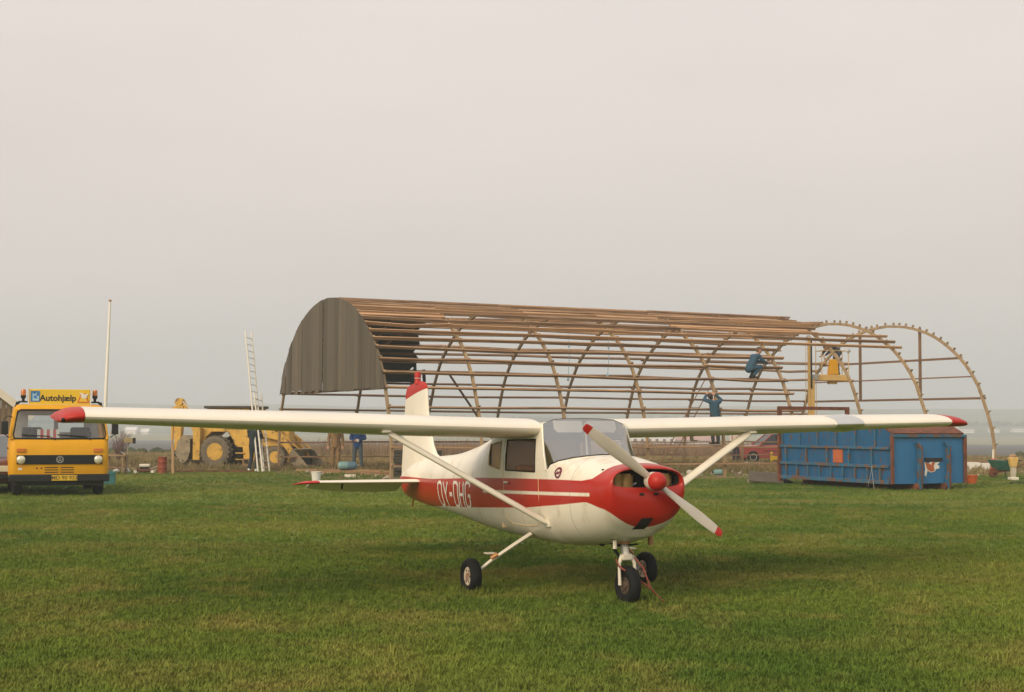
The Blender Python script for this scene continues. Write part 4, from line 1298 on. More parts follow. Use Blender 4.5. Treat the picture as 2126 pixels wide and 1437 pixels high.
# pale blue ropes left hanging from the purlins
for l, w, zt, zl in ((7.2, 2.6, 4.75, 1.55), (8.6, 2.4, 4.65, 1.3)):
    p = hp(l, w, zt)
    r_ = thing('rope', 'pale blue rope with a knot hanging from a hangar purlin', 'rope', p, 0, 'ropes hanging from the hangar frame')
    MB().tube([(0, 0, 0), (.02, 0, -.5 * zl), (-.02, .02, -zl)], .010, 6).build('line', M['rope'], r_)
    MB().ball((-.02, .02, -zl), (.045, .045, .06), 8, 5).build('knot', M['rope'], r_)
    MB().ball((.01, 0, -.28 * zl), (.03, .03, .05), 8, 5).build('knot', M['rope'], r_)

# ------------------------------------------------------------------ ladders
def ladder(name, label, p0, p1, wdir, width, m, rung=.26, rail=.03, group=None):
    p0, p1 = V(p0), V(p1)
    t = thing(name, label, 'ladder', p0)
    d = p1 - p0
    wv = V(wdir).normalized() * width / 2
    up = d.normalized()
    for s in (-1, 1):
        MB().beam(wv * s, d + wv * s, rail * .7, rail * 1.9, up.cross(wv)).build('rail', m, t)
    n_ = int(d.length / rung)
    for k in range(1, n_ + 1):
        c = up * (k * rung - .08)
        MB().tube([c - wv, c + wv], rail * .42, 6).build('rung', m, t, smooth=60)
    return t
ladder('extension_ladder', 'tall pale aluminium ladder leaning on the yellow backhoe loader', (-8.72, 50.5, 0), (-9.45, 51.7, 4.95), (.42, .85, -.1), .36, M['alu'], .25, .030)
ladder('ladder', 'lower section of pale aluminium ladder standing beside the navy-clad man', (-8.52, 50.35, 0), (-9.0, 51.2, 2.75), (.45, .85, -.1), .40, M['alu'], .25, .030)
ladder('wooden_ladder', 'thin brown ladder leaning inside the hangar beside the man on the purlin', hp(10.7, 2.6, 0), hp(12.5, 2.2, 3.25), (1, .25, 0), .34, M['archdark'], .34, .028)
ladder('wooden_ladder', 'short dark ladder standing inside the hangar behind the airplane fin', hp(3.3, 6.6, 0), hp(3.75, 6.9, 2.55), (1, .3, 0), .36, M['archdark'], .34, .030)

# ------------------------------------------------------------------ yellow mast lift inside the hangar
lift = thing('mast_lift', 'yellow mast lift with a raised work basket inside the hangar', 'lift', (11.68, 56.4, 0), .15)
MB().box((.1, 0, .32), (1.7, 1.1, .30)).build('chassis', M['liftyellow'], lift, bevel=.03)
for sx in (-.6, .8):
    for sy in (-.52, .52):
        MB().lathe([(.10, -.07), (.19, -.08), (.22, -.05), (.22, .05), (.19, .08), (.10, .07)], (sx, sy, .22), (0, 1, 0), 18).build('wheel', M['black'], lift, smooth=50)
MB().box((.05, 0, 1.9), (.155, .16, 3.2)).build('mast', M['liftyellow'], lift, bevel=.01)
MB().box((-.08, 0, 3.5), (.09, .11, 3.3)).build('inner_mast', M['liftyellow'], lift, bevel=.008)
MB().box((-.02, -.10, 4.1), (.05, .04, 1.9)).build('mast_channel', M['blackpl'], lift)
for x_ in (-.24, .24):
    MB().tube([(x_, .02, .5), (x_ * .8, .02, 5.0)], .012, 6).build('lift_cable', M['liftyellow'], lift)
MB().lathe([(.10, -.03), (.10, .03)], (-.10, 0, 5.13), (0, 1, 0), 16).build('pulley', M['dullmetal'], lift)
MB().box((.26, 0, 3.58), (.34, .22, .22)).build('carriage', M['dullmetal'], lift, bevel=.01)
bk = MB().box((.84, 0, 3.56), (1.12, .72, .24)).build('basket', M['liftyellow'], lift, bevel=.02)
MB().box((.86, 0, 3.38), (.30, .3, .12)).build('basket_mount', M['liftyellow'], bk, bevel=.01)
for sx in (.32, 1.40):
    for sy in (-.33, .33):
        MB().tube([(sx, sy, 3.66), (sx, sy, 4.62)], .016, 6).build('guard_post', M['liftyellow'], bk)
for z_ in (4.15, 4.62):
    for sy in (-.33, .33):
        MB().tube([(.32, sy, z_), (1.40, sy, z_)], .014, 6).build('guard_rail', M['liftyellow'], bk)
    for sx in (.32, 1.40):
        MB().tube([(sx, -.33, z_), (sx, .33, z_)], .014, 6).build('guard_rail', M['liftyellow'], bk)
MB().hexa([(.60, -.37, 3.68), (1.0, -.37, 3.68), (1.0, -.12, 3.68), (.60, -.12, 3.68)], [(.66, -.36, 4.28), (.96, -.36, 4.28), (.96, -.16, 4.28), (.66, -.16, 4.28)]).build('control_box', M['yellow'], bk, bevel=.02)
MB().lathe([(.07, 0), (.09, .06), (.05, .10)], (1.38, -.34, 4.60), (0, -1, .3), 12).build('work_lamp', M['dullmetal'], bk, smooth=50)

# ------------------------------------------------------------------ blue roll-off container
CN = V((9.95, 37.9, 0)); CROT = math.atan2(.45, .893)
cont = thing('waste_container', 'rusty blue steel roll-off container with a sloping brown hatch', 'container', CN, CROT)
CW, CL, Z0 = 2.5, 4.69, .17
ZF, ZT = 1.46, 1.84       # height of the end face and of the side walls
body = MB()
side = [(0, Z0), (CL, Z0), (CL, ZT), (.75, ZT), (0, ZF)]
for x_ in (0, CW - .05):
    MB().prism(side, (x_ if x_ == 0 else CW - .05, 0, 0), (0, 1, 0), (0, 0, 1), .05).build('side_wall', M['blue'], cont)
MB().box((CW / 2, .03, (Z0 + ZF) / 2), (CW - .10, .05, ZF - Z0)).build('end_wall', M['sunlitblue'], cont)
MB().box((CW / 2, CL - .03, (Z0 + ZT) / 2), (CW - .10, .05, ZT - Z0)).build('end_wall', M['blue'], cont)
MB().box((CW / 2, CL / 2, Z0 + .03), (CW - .1, CL - .1, .05)).build('floor', M['rust'], cont)
MB().hexa([(.02, -.01, ZF + .005), (CW - .02, -.01, ZF + .005), (CW - .02, .80, ZT + .02), (.02, .80, ZT + .02)], [(.02, -.03, ZF + .045), (CW - .02, -.03, ZF + .045), (CW - .02, .80, ZT + .06), (.02, .80, ZT + .06)]).build('hatch', M['rust'], cont)
MB().box((CW / 2, CL / 2 + .4, ZT + .03), (CW, CL - .8, .05)).build('lid', M['rust'], cont)
MB().box((CW / 2, -.045, ZF - .03), (CW + .04, .07, .07)).build('end_rail', M['bluerib'], cont, bevel=.008)
for x_ in (-.015, CW + .015):
    MB().beam((x_, -.03, Z0), (x_, -.03, ZF), .07, .07, (0, 1, 0)).build('corner_post', M['rust'], cont)
for s_, x_ in ((-1, -.03), (1, CW + .03)):
    for z_, h_ in ((1.10, .07), (.62, .08), (Z0 + .04, .10)):
        MB().box((x_, CL / 2 + .03, z_), (.07, CL - .08, h_)).build('side_rail', M['bluerib'], cont, bevel=.006)
    for k in range(5):
        y_ = .75 + k * .92
        MB().box((x_, y_, .86), (.055, .06, .40)).build('side_rib', M['bluerib'], cont)
    for k in range(6):
        y_ = .62 + k * .80
        MB().box((x_ * .7 + (CW * .3 if s_ > 0 else 0), y_, 1.56), (.03, .05, .84)).build('side_rib', M['bluerib'], cont)
    for k in range(9):
        y_ = .42 + k * .50
        MB().box((x_, y_, .395), (.055, .055, .35)).build('side_rib', M['bluerib'], cont)
MB().box((-.012, 2.15, .86), (.03, .40, .36)).build('primer_patch', M['orangepatch'], cont)
# end-wall door bay with two bent channels, slot and sticker
for x_, bend in ((.86, -1), (1.84, 1)):
    pts = [(x_ - .05, -.06, 1.26), (x_ + .02, -.085, 1.10), (x_ + .02, -.085, .72), (x_ + .02 + .035 * bend, -.085, .52), (x_ + .01, -.075, .3), (x_, -.06, .02)]
    mb = MB()
    rings = [[V((p[0] + a, p[1] + b, p[2])) for a, b in ((-.035, -.05), (.035, -.05), (.035, .06), (-.035, .06))] for p in pts]
    mb.loft(rings, True, True, True).build('door_channel', M['bluerib'], cont)
    MB().box((x_ + .052, -.095, .66), (.022, .10, 1.0)).build('channel_lip', M['rust'], cont)
MB().box((1.42, -.012, .80), (.60, .03, .095)).build('letter_slot', M['dark'], cont)
st_ = MB()
dec = [(-.27, .07), (-.24, -.10), (-.27, -.26), (-.21, -.31), (-.16, -.15), (-.05, -.20), (.10, -.17), (.14, -.11), (.24, -.10), (.27, -.03), (.18, .0), (.28, .08), (.10, .06), (.02, .10), (-.12, .05)]
stk = MB().prism(dec, (1.36, -.006, .66), (1, 0, 0), (0, 0, 1), .006).build('sticker', M['decalwhite'], cont)
MB().prism([(-.24, .06), (-.17, -.11), (-.05, -.18), (.09, -.15), (.05, -.04), (.10, .06), (.0, .09), (-.02, .0), (-.12, .05)], (1.36, -.014, .66), (1, 0, 0), (0, 0, 1), .004).build('sticker_figure', M['orangepatch'], stk)
MB().tube([(.95, -.03, 1.42), (.95, -.03, 1.46)], .02, 6).build('hinge', M['rust'], cont)
for x_ in (.86, 1.84):
    MB().box((x_, CL / 2, .085), (.14, CL + .1, .17)).build('skid', M['rust'], cont)
    MB().lathe([(.09, -.10), (.09, .10)], (x_, -.02, .09), (1, 0, 0), 14).build('roller', M['rust'], cont, smooth=50)
# lifting frame at the far end
for x_ in (.0, CW):
    MB().beam((x_, CL + .08, 0), (x_, CL + .08, 2.24), .10, .10, (0, 1, 0)).build('lifting_frame_post', M['rust'], cont)
MB().beam((-.05, CL + .08, 2.20), (CW + .05, CL + .08, 2.20), .08, .10).build('lifting_frame_bar', M['rust'], cont)
# cords left hanging along the side
cd = thing('cord', 'thin pale cord hanging down the ribbed side of the blue container', 'cord', CN + Matrix.Rotation(CROT, 3, 'Z') @ V((-.09, .70, 0)), CROT)
MB().tube([(0, 0, .62), (-.02, -.08, .30), (-.05, -.16, .02)], .005, 5).tube([(0, -.05, .62), (-.02, .05, .3), (-.04, .10, .08)], .004, 5).build('line', M['concrete'], cd)

# ------------------------------------------------------------------ breakdown truck (local: front towards -y, x to the viewer's right)
truck = thing('breakdown_truck', 'yellow breakdown truck with a roof sign and amber beacons', 'truck', (-10.36, 33.25, 0), rad(21))
TW = 1.09      # half width
ZB, ZS, ZR = .42, 1.30, 2.02     # bottom, window sill, roof
def cab_ring(z, hw, yf, yb, r=.14):
    """rounded rectangle outline at height z"""
    pts = []
    for cx, cy, a0_ in ((hw - r, yf + r, -90), (hw - .06, yb - .06, 0), (-hw + .06, yb - .06, 90), (-hw + r, yf + r, 180)):
        rr = r if cy < yf + r + .01 else .06
        for k in range(5):
            a = rad(a0_ + k * 22.5)
            pts.append(V((cx + rr * math.cos(a), cy + rr * math.sin(a), z)))
    return pts
lowb = MB().loft([cab_ring(ZB, TW - .02, .03, 1.70), cab_ring(.50, TW, .0, 1.70), cab_ring(.9, TW, -.005, 1.70), cab_ring(1.12, TW, .015, 1.70), cab_ring(ZS - .03, TW - .01, .06, 1.70), cab_ring(ZS, TW - .015, .085, 1.70)], True, True, True)
cabb = lowb.build('cab_body', M['yellow'], truck, smooth=40)
rf = MB().loft([cab_ring(ZR - .06, TW - .10, .285, 1.72), cab_ring(ZR, TW - .105, .30, 1.72), cab_ring(ZR + .06, TW - .14, .38, 1.70), cab_ring(ZR + .085, TW - .26, .52, 1.6)], True, True, True)
rf.build('roof', M['yellow'], truck, smooth=50)
for s in (-1, 1):
    # corner pillar, door pillar, rear pillar
    for (xa, ya), (xb, yb), w_, d_ in (((TW - .04, .12), (TW - .125, .33), .075, .09), ((TW - .03, 1.05), (TW - .13, 1.05), .06, .09), ((TW - .05, 1.64), (TW - .14, 1.64), .08, .12)):
        MB().beam((s * xa, ya, ZS - .02), (s * xb, yb, ZR - .04), w_, d_, (0, 1, 0)).build('pillar', M['yellow'], truck, bevel=.015)
    MB().add([(s * (TW - .035), .22, ZS), (s * (TW - .035), 1.03, ZS), (s * (TW - .125), 1.03, ZR - .06), (s * (TW - .125), .42, ZR - .06)], [(0, 1, 2, 3)]).build('side_glass', M['carglass'], truck)
    door = MB().prism([(.32, .62), (1.02, .62), (1.02, ZS - .03), (.32, ZS - .03)], (s * (TW + .001), 0, 0), (0, 1, 0), (0, 0, 1), s * .006 if s > 0 else .006).build('door', M['yellow'], truck)
    MB().box((s * (TW + .02), .94, 1.08), (.03, .12, .03)).build('handle', M['blackpl'], door, bevel=.006)
wsg = MB().add([(-TW + .11, .098, ZS + .03), (TW - .11, .098, ZS + .03), (TW - .19, .30, ZR - .07), (-TW + .19, .30, ZR - .07)], [(0, 1, 2, 3)]).build('windscreen', glass_mat('truck_glass', (.74, .80, .82), .10, .03), truck)
MB().tube([(-TW + .10, .085, ZS + .015), (0, .075, ZS + .01), (TW - .10, .085, ZS + .015), (TW - .07, .12, ZS + .10), (TW - .16, .27, ZR - .10), (TW - .22, .295, ZR - .05), (0, .285, ZR - .045), (-TW + .22, .295, ZR - .05), (-TW + .16, .27, ZR - .10), (-TW + .07, .12, ZS + .10), (-TW + .10, .085, ZS + .015)], .020, 6, cap=False).build('windscreen_seal', M['blackpl'], wsg, smooth=60)
for x_ in (-.22, .56):
    wp = MB().tube([(x_ + .12, .05, ZS - .02), (x_ - .02, .07, ZS + .07), (x_ - .42, .095, ZS + .08)], .010, 5).build('wiper', M['blackpl'], wsg)
    MB().beam((x_ - .62, .09, ZS + .10), (x_ - .02, .085, ZS + .065), .02, .025).build('wiper_blade', M['blackpl'], wp)
# front trim
grl = MB().box((0, -.012, .835), (1.88, .05, .21)).build('grille', M['blackpl'], truck, bevel=.01)
for k in range(4):
    MB().box((0, -.042, .765 + k * .046), (1.50, .012, .012)).build('grille_bar', M['blackpl'], grl)
emb = MB()
ribbon([(.075 * math.cos(k * math.pi / 12), .075 * math.sin(k * math.pi / 12)) for k in range(25)], .012, lambda p: (p.x, -.056, .835 + p.y), emb)
ribbon([(-.03, .064), (0, .012), (.03, .064)], .011, lambda p: (p.x, -.057, .835 + p.y), emb)
ribbon([(-.062, .03), (-.03, -.05), (0, -.002), (.03, -.05), (.062, .03)], .011, lambda p: (p.x, -.058, .835 + p.y), emb)
emb.build('badge', M['dullmetal'], grl)
for s in (-1, 1):
    hl_ = MB().lathe([(.105, 0), (.105, .03), (.092, .05), (.085, .05)], (s * .845, -.03, .835), (0, -1, 0), 24).build('headlight', M['chrome'], truck, smooth=40)
    MB().lathe([(.090, .048), (.080, .062), (.05, .075), (0, .08)], (s * .845, -.03, .835), (0, -1, 0), 24).build('lens', M['lens'], hl_, smooth=60)
    MB().box((s * .845, -.012, 1.045), (.20, .03, .085)).build('indicator', M['amber'], truck, bevel=.008)
    # mirror on its bow
    mir = MB().box((s * (TW + .12), -.02, 1.56), (.15, .07, .30)).build('mirror', M['blackpl'], truck, bevel=.02)
    MB().tube([(s * (TW - .05), .20, 1.80), (s * (TW + .06), .03, 1.83), (s * (TW + .14), -.02, 1.76), (s * (TW + .14), -.01, 1.42), (s * (TW + .02), .08, 1.34)], .012, 6).build('mirror_bow', M['blackpl'], mir, smooth=60)
for k in range(3):
    for x_ in (-.18, .17):
        MB().box((x_, -.004, .655 - k * .055), (.29, .012, .018)).build('air_slot', M['dark'], truck)
for x_ in (-.50, -.40):
    MB().lathe([(.02, 0), (.02, .01)], (x_, -.0, .64), (0, -1, 0), 10).build('plug_socket', M['dark'], truck)
tri = MB().prism([(-.055, -.045), (.055, -.045), (0, .055)], (-.86, -.004, .645), (1, 0, 0), (0, 0, 1), .004).build('warning_sticker', M['decalwhite'], truck)
MB().prism([(-.022, .008), (.022, .008), (0, .045)], (-.86, -.010, .645), (1, 0, 0), (0, 0, 1), .003).build('sticker_tip', M['stripe_red'], tri)
bmp = MB().box((0, -.03, .415), (2.2, .20, .17)).build('bumper', M['blackpl'], truck, bevel=.025)
pl = MB().box((.10, -.14, .42), (.56, .012, .125)).build('number_plate', M['plate'], bmp, bevel=.004)
MB().box((0, .35, .30), (1.9, .7, .12)).build('underbody', M['dark'], truck)

def text_obj(name, txt, size, o, u, v, m, parent, th=.0, bold=0.0):
    cu = bpy.data.curves.new(name, 'FONT')
    cu.body = txt; cu.size = size; cu.align_x = 'CENTER'; cu.align_y = 'CENTER'; cu.offset = bold; cu.resolution_u = 3
    tmp = bpy.data.objects.new(name, cu); col.objects.link(tmp)
    dg = bpy.context.evaluated_depsgraph_get()
    me = bpy.data.meshes.new_from_object(tmp.evaluated_get(dg))
    bpy.data.objects.remove(tmp)
    u, v = V(u).normalized(), V(v).normalized()
    n_ = u.cross(v)
    me.transform(Matrix((u, v, n_)).transposed().to_4x4())
    me.materials.clear(); me.materials.append(m)
    return link(name, me, parent, o)
text_obj('plate_number', 'MD 90 933', .125, (.10, -.150, .42), (1, 0, 0), (0, 0, 1), mat('plate_lettering', (.10, .06, .02), .6, var=.02), pl, bold=.001)
# roof sign
sg = MB().box((.0, .55, 2.275), (1.34, .20, .36)).build('roof_sign', M['signyellow'], truck, bevel=.012)
MB().box((0, .55, 2.082), (1.40, .24, .03)).build('sign_frame', M['barge'], sg)
MB().box((-.688, .55, 2.275), (.03, .22, .38)).build('sign_frame', M['barge'], sg)
MB().box((.688, .55, 2.275), (.03, .22, .38)).build('sign_frame', M['barge'], sg)
text_obj('sign_lettering', 'Autohjælp', .195, (-.04, .446, 2.245), (1, 0, 0), (0, 0, 1), M['lettering'], sg, bold=.006)
em = MB().box((-.545, .446, 2.285), (.20, .008, .25)).build('sign_emblem', M['signblue'], sg)
MB().prism([(-.06, -.10), (.08, -.10), (.08, .02), (.02, .00), (.04, .10), (-.02, .04), (-.06, .09)], (-.545, .440, 2.285), (1, 0, 0), (0, 0, 1), .003).build('emblem_figure', M['signpale'], em)
MB().prism([(-.01, -.06), (.05, -.03), (.0, .03), (-.045, .0)], (-.545, .436, 2.285), (1, 0, 0), (0, 0, 1), .003).build('emblem_figure', M['signblue'], em)
e2 = MB().prism([(-.135, -.12), (.135, -.12), (.05, .10), (-.05, .10)], (.525, .444, 2.265), (1, 0, 0), (0, 0, 1), .004).build('sign_emblem', M['orangepl'], sg)
MB().prism([(-.10, -.095), (.10, -.095), (.035, .06), (-.035, .06)], (.525, .438, 2.265), (1, 0, 0), (0, 0, 1), .003).build('emblem_figure', M['signyellow'], e2)
MB().prism([(-.06, .02), (-.01, -.03), (.06, -.02), (.09, .05), (.12, .09), (.03, .07), (-.02, .10), (-.10, .11), (-.05, .06)], (.525, .433, 2.27), (1, 0, 0), (0, 0, 1), .003).build('emblem_figure', M['decalwhite'], e2)
MB().tube([(-.98, .62, 2.04), (-.90, .62, 2.16), (.90, .62, 2.16), (.98, .62, 2.04)], .022, 6).build('roof_bar', M['blackpl'], truck, smooth=60)
for s in (-1, 1):
    MB().prism([(0, 0), (.13, .12), (.02, .13)], (s * .98, .60, 2.03), (-s, 0, 0), (0, 0, 1), .03).build('bar_bracket', M['blackpl'], truck)
    b_ = MB().lathe([(.035, 0), (.03, .06), (.05, .09), (.062, .12), (.062, .15)], (s * .80, .60, 2.16), (0, 0, 1), 16).build('beacon', M['blackpl'], truck, smooth=45)
    MB().lathe([(.056, .15), (.056, .26), (.045, .29), (0, .30)], (s * .80, .60, 2.16), (0, 0, 1), 18).build('beacon_lens', M['amber'], b_, smooth=50)
# inside the cab
for cx_, cz_, sx_, sz_ in ((0, 1.10, 2.0, .70), (0, 1.93, 2.0, .16), (-.82, 1.65, .36, .40), (.82, 1.65, .36, .40), (0, 1.65, .10, .40)):
    MB().box((cx_, 1.62, cz_), (sx_ - .004, .05, sz_)).build('rear_wall', M['dullmetal'], truck)
MB().box((-.55, .55, 1.24), (.85, .35, .10)).build('dashboard', M['steelblue'], truck, bevel=.03)
MB().box((.5, .50, 1.24), (1.0, .35, .12)).build('dashboard', M['steelblue'], truck, bevel=.03)
for x_ in (-.55, .55):
    se = MB().box((x_, 1.25, 1.05), (.5, .5, .2)).build('seat', M['darkcloth'], truck, bevel=.04)
    MB().box((x_, 1.48, 1.34), (.46, .14, .46)).build('backrest', M['darkcloth'], se, bevel=.05)
MB().tube([(.55 + .19 * math.cos(k * math.pi / 8), .72 - .06 * math.sin(k * math.pi / 8), 1.40 + .16 * math.sin(k * math.pi / 8)) for k in range(17)], .014, 6, cap=False).build('steering_wheel', M['blackpl'], truck, smooth=60)
for s in (-1, 1):
    for y_ in (.55, 3.35):
        MB().lathe([(.16, -.10), (.26, -.11), (.315, -.08), (.325, -.04), (.325, .04), (.315, .08), (.26, .11), (.16, .10)], (s * .90, y_, .325), (1, 0, 0), 28).build('wheel', M['black'], truck, smooth=50)
MB().box((0, 3.0, .78), (2.12, 2.6, .10)).build('flatbed', M['dullmetal'], truck, bevel=.01)
for s in (-1, 1):
    MB().box((s * 1.0, 3.0, .90), (.08, 2.6, .16)).build('bed_side', M['yellow'], truck)
    MB().box((s * .42, 2.9, .58), (.10, 3.2, .18)).build('chassis_rail', M['dark'], truck)
# striped warning board lying behind the windscreen
wbd = thing('warning_board', 'red and white striped board behind the breakdown truck windscreen', 'board', truck.matrix_basis @ V((-.24, .44, 1.295)), rad(21))
for k in range(7):
    MB().box((-.21 + k * .07, 0, .115), (.07, .02, .23), (-.25, 0, 0)).build('stripe', M['stripe_red'] if k % 2 else M['decalwhite'], wbd)

# ------------------------------------------------------------------ cars
def car(name, label, loc, rot, paint, L=3.9, W=1.62, H=1.36):
    t = thing(name, label, 'car', loc, rot)
    prof = [(-L / 2, .35), (-L / 2, .68), (-L / 2 + .08, .76), (-L / 2 + 1.05, .86), (L / 2 - .3, .90), (L / 2 - .02, .80), (L / 2, .36), (L / 2 - .1, .24), (-L / 2 + .1, .24)]
    rs = []
    for y, k in ((-W / 2, .96), (-W / 2 + .05, 1.0), (W / 2 - .05, 1.0), (W / 2, .96)):
        rs.append([V((x * (1 if k == 1 else .985), y, .24 + (z - .24) * k)) for x, z in prof])
    MB().loft(rs, True, True, True).build('body', paint, t, bevel=.03)
    cab_b = [(-L / 2 + 1.0, .84), (-L / 2 + 1.62, H - .03), (-L / 2 + 1.95, H), (L / 2 - .95, H - .01), (L / 2 - .75, H - .05), (L / 2 - .28, .88)]
    hw0, hw1 = W / 2 - .05, W / 2 - .20
    hwz = lambda z: hw0 + (hw1 - hw0) * (z - .84) / (H - .84)
    MB().loft([[V((x, s * (hwz(z) - .0), z)) for x, z in cab_b[1:5]] for s in (-1, 1)], False).build('roof', paint, t)
    for s in (-1, 1):
        MB().add([(x, s * (hwz(z) - .012), z) for x, z in cab_b], [tuple(range(6))]).build('side_window', M['carglass'], t)
        for (xa, za), (xb, zb) in (((cab_b[0]), (cab_b[1])), ((cab_b[5]), (cab_b[4])), ((.15, .86), (.10, H - .02))):
            MB().beam((xa, s * hwz(za), za), (xb, s * hwz(zb), zb), .05, .06, (0, 1, 0)).build('pillar', paint, t)
        hd_l = MB().box((-L / 2 - .0, s * (W / 2 - .25), .60), (.05, .28, .14)).build('headlight', M['lens'], t, bevel=.01)
        MB().box((L / 2 - .0, s * (W / 2 - .22), .66), (.05, .26, .14)).build('tail_light', M['stripe_red'], t, bevel=.01)
        MB().box((-L / 2 + 1.05, s * (W / 2 + .07), .92), (.08, .16, .11)).build('mirror', paint, t, bevel=.02)
        MB().beam((-.9, s * (W / 2 + .003), .58), (1.2, s * (W / 2 + .003), .58), .02, .03).build('side_moulding', M['blackpl'], t)
        for x in (-L / 2 + .68, L / 2 - .70):
            w_ = MB().lathe([(.16, -.07), (.24, -.085), (.285, -.06), (.295, 0), (.285, .06), (.24, .085), (.16, .07)], (x, s * (W / 2 - .06), .295), (0, 1, 0), 24).build('wheel', M['black'], t, smooth=50)
            MB().lathe([(.17, 0), (.17, .075), (.08, .06), (0, .06)], (x, s * (W / 2 - .06), .295), (0, s, 0), 16).build('hub_cap', M['dullmetal'], w_, smooth=40)
    for (a, b) in ((0, 1), (5, 4)):
        (xa, za), (xb, zb) = cab_b[a], cab_b[b]
        MB().add([(xa, -hwz(za), za), (xa, hwz(za), za), (xb, hwz(zb), zb), (xb, -hwz(zb), zb)], [(0, 1, 2, 3)]).build('windscreen', M['carglass'], t)
    for x in (-L / 2 - .04, L / 2 + .04):
        MB().box((x, 0, .42), (.10, W - .05, .12)).build('bumper', M['blackpl'], t, bevel=.02)
    MB().box((0, 0, .70), (1.6, 1.2, .3)).build('seats', M['darkcloth'], t, bevel=.05)
    return t
car('parked_car', 'dark red car parked alongside the breakdown truck, mostly cut off', (-13.03, 35.6, 0), rad(90 + 19), M['maroon'], 4.1, 1.64, 1.38)
car('parked_car', 'red hatchback parked beyond the hangar, half hidden by the blue container', (12.75, 69.5, -.09), rad(4), M['carred'], 4.1, 1.66, 1.40)

# ------------------------------------------------------------------ backhoe loader (local: x towards its front bucket, y away)
dg = thing('backhoe_loader', 'muddy yellow backhoe loader standing behind the ladder', 'loader', (-11.24, 54.9, 0), rad(-14))
DY, DM = M['digger'], M['mud']
def dwheel(x, y, r, w):
    e = bpy.data.objects.new('wheel', None); e.empty_display_size = .1; col.objects.link(e); e.parent = dg; e.location = (x, y, r)
    hw = w / 2
    MB().lathe([(r * .52, -hw * .8), (r * .70, -hw), (r * .9, -hw * .95), (r * .955, -hw * .8), (r * .955, hw * .8), (r * .9, hw * .95), (r * .70, hw), (r * .52, hw * .8)], (0, 0, 0), (0, 1, 0), 32).build('tyre', M['mudtyre'], e, smooth=40)
    lug = MB()
    for k in range(20):
        a = k * 2 * math.pi / 20
        for s in (-1, 1):
            c = V((math.cos(a + s * .08) * r * .965, s * hw * .45, math.sin(a + s * .08) * r * .965))
            lug.box(c, (r * .09, hw * .95, r * .11), Matrix.Rotation(-a, 3, 'Y') @ Matrix.Rotation(s * .5, 3, 'X'))
    lug.build('tread', M['mudtyre'], e)
    for s in (-1, 1):
        MB().lathe([(r * .54, s * hw * .82), (r * .50, s * hw * .86), (r * .46, s * hw * .3), (r * .32, s * hw * .25), (r * .30, s * hw * .7), (r * .10, s * hw * .74), (0, s * hw * .85)], (0, 0, 0), (0, 1, 0), 24).build('rim', DY, e, smooth=35)
for y in (.15, 1.85): dwheel(0, y, .61, .40)
for y in (.35, 1.70): dwheel(2.35, y, .42, .28)
MB().prism([(-.62, .80), (-.55, 1.15), (-.30, 1.36), (.34, 1.36), (.55, 1.1), (.72, .78), (1.28, .78), (1.34, 1.62), (-.70, 1.62), (-.75, .95)], (0, 1.65, 0), (1, 0, 0), (0, 0, 1), 1.32).build('main_body', DY, dg, bevel=.02)
for k in range(6):
    MB().box((.30 + k * .13, .325, 1.50), (.025, .02, .12), (0, .5, 0)).build('louvre', M['dark'], dg)
MB().box((.25, 1.0, .62), (2.2, .9, .5)).build('chassis', M['dark'], dg)
MB().hexa([(1.05, .28, .30), (1.50, .28, .30), (1.50, .6, .30), (1.05, .6, .30)], [(1.0, .28, .80), (1.50, .28, .80), (1.50, .6, .80), (1.0, .6, .80)]).build('fuel_tank', DY, dg, bevel=.02)
for z_ in (.32, .56): MB().box((.92, .34, z_), (.36, .24, .04)).build('step', DY, dg)
MB().hexa([(1.45, .6, .80), (2.75, .7, .80), (2.75, 1.3, .80), (1.45, 1.4, .80)], [(1.45, .62, 1.62), (2.70, .72, 1.50), (2.70, 1.28, 1.50), (1.45, 1.38, 1.62)]).build('bonnet', DY, dg, bevel=.05)
for x_ in (-.55, 1.30):
    for y_ in (.42, 1.58):
        MB().beam((x_, y_, 1.60), (x_ * .95 + .02, y_, 2.24), .07, .07, (0, 1, 0)).build('cab_post', M['blackpl'], dg)
rfm = MB().box((.40, 1.0, 2.30), (2.10, 1.36, .10)).build('cab_roof', M['darkwood'], dg, bevel=.03)
MB().box((.45, 1.0, 2.22), (1.85, 1.2, .05)).build('roof_lining', DY, rfm)
MB().box((.25, 1.0, 1.75), (.5, .5, .12)).build('seat', M['blackpl'], dg, bevel=.03)
MB().box((.02, 1.0, 2.0), (.12, .5, .42)).build('seat_back', M['blackpl'], dg, bevel=.03)
# backhoe: king post, stabilisers, boom, dipper, bucket
MB().box((-.80, 1.0, .85), (.34, .5, 1.3)).build('king_post', DY, dg, bevel=.02)
for y_ in (.12, 1.88):
    s_ = MB().box((-.78, y_, .92), (.30, .22, 1.28)).build('stabiliser', DY, dg, bevel=.02)
    MB().box((-.78, y_, .25), (.50, .34, .06)).build('stabiliser_foot', M['dark'], s_, bevel=.01)
MB().hexa([(-.62, .90, .75), (-.62, 1.10, .75), (-1.0, 1.10, .75), (-1.0, .90, .75)], [(-1.84, .92, 2.62), (-1.84, 1.08, 2.62), (-2.08, 1.08, 2.50), (-2.08, .92, 2.50)]).build('boom', DY, dg, bevel=.015)
MB().lathe([(.16, -.14), (.16, .14)], (-1.64, 1.0, 2.50), (0, 1, 0), 18).build('boom_knuckle', DY, dg, smooth=40, loc=(-.34, 0, 0))
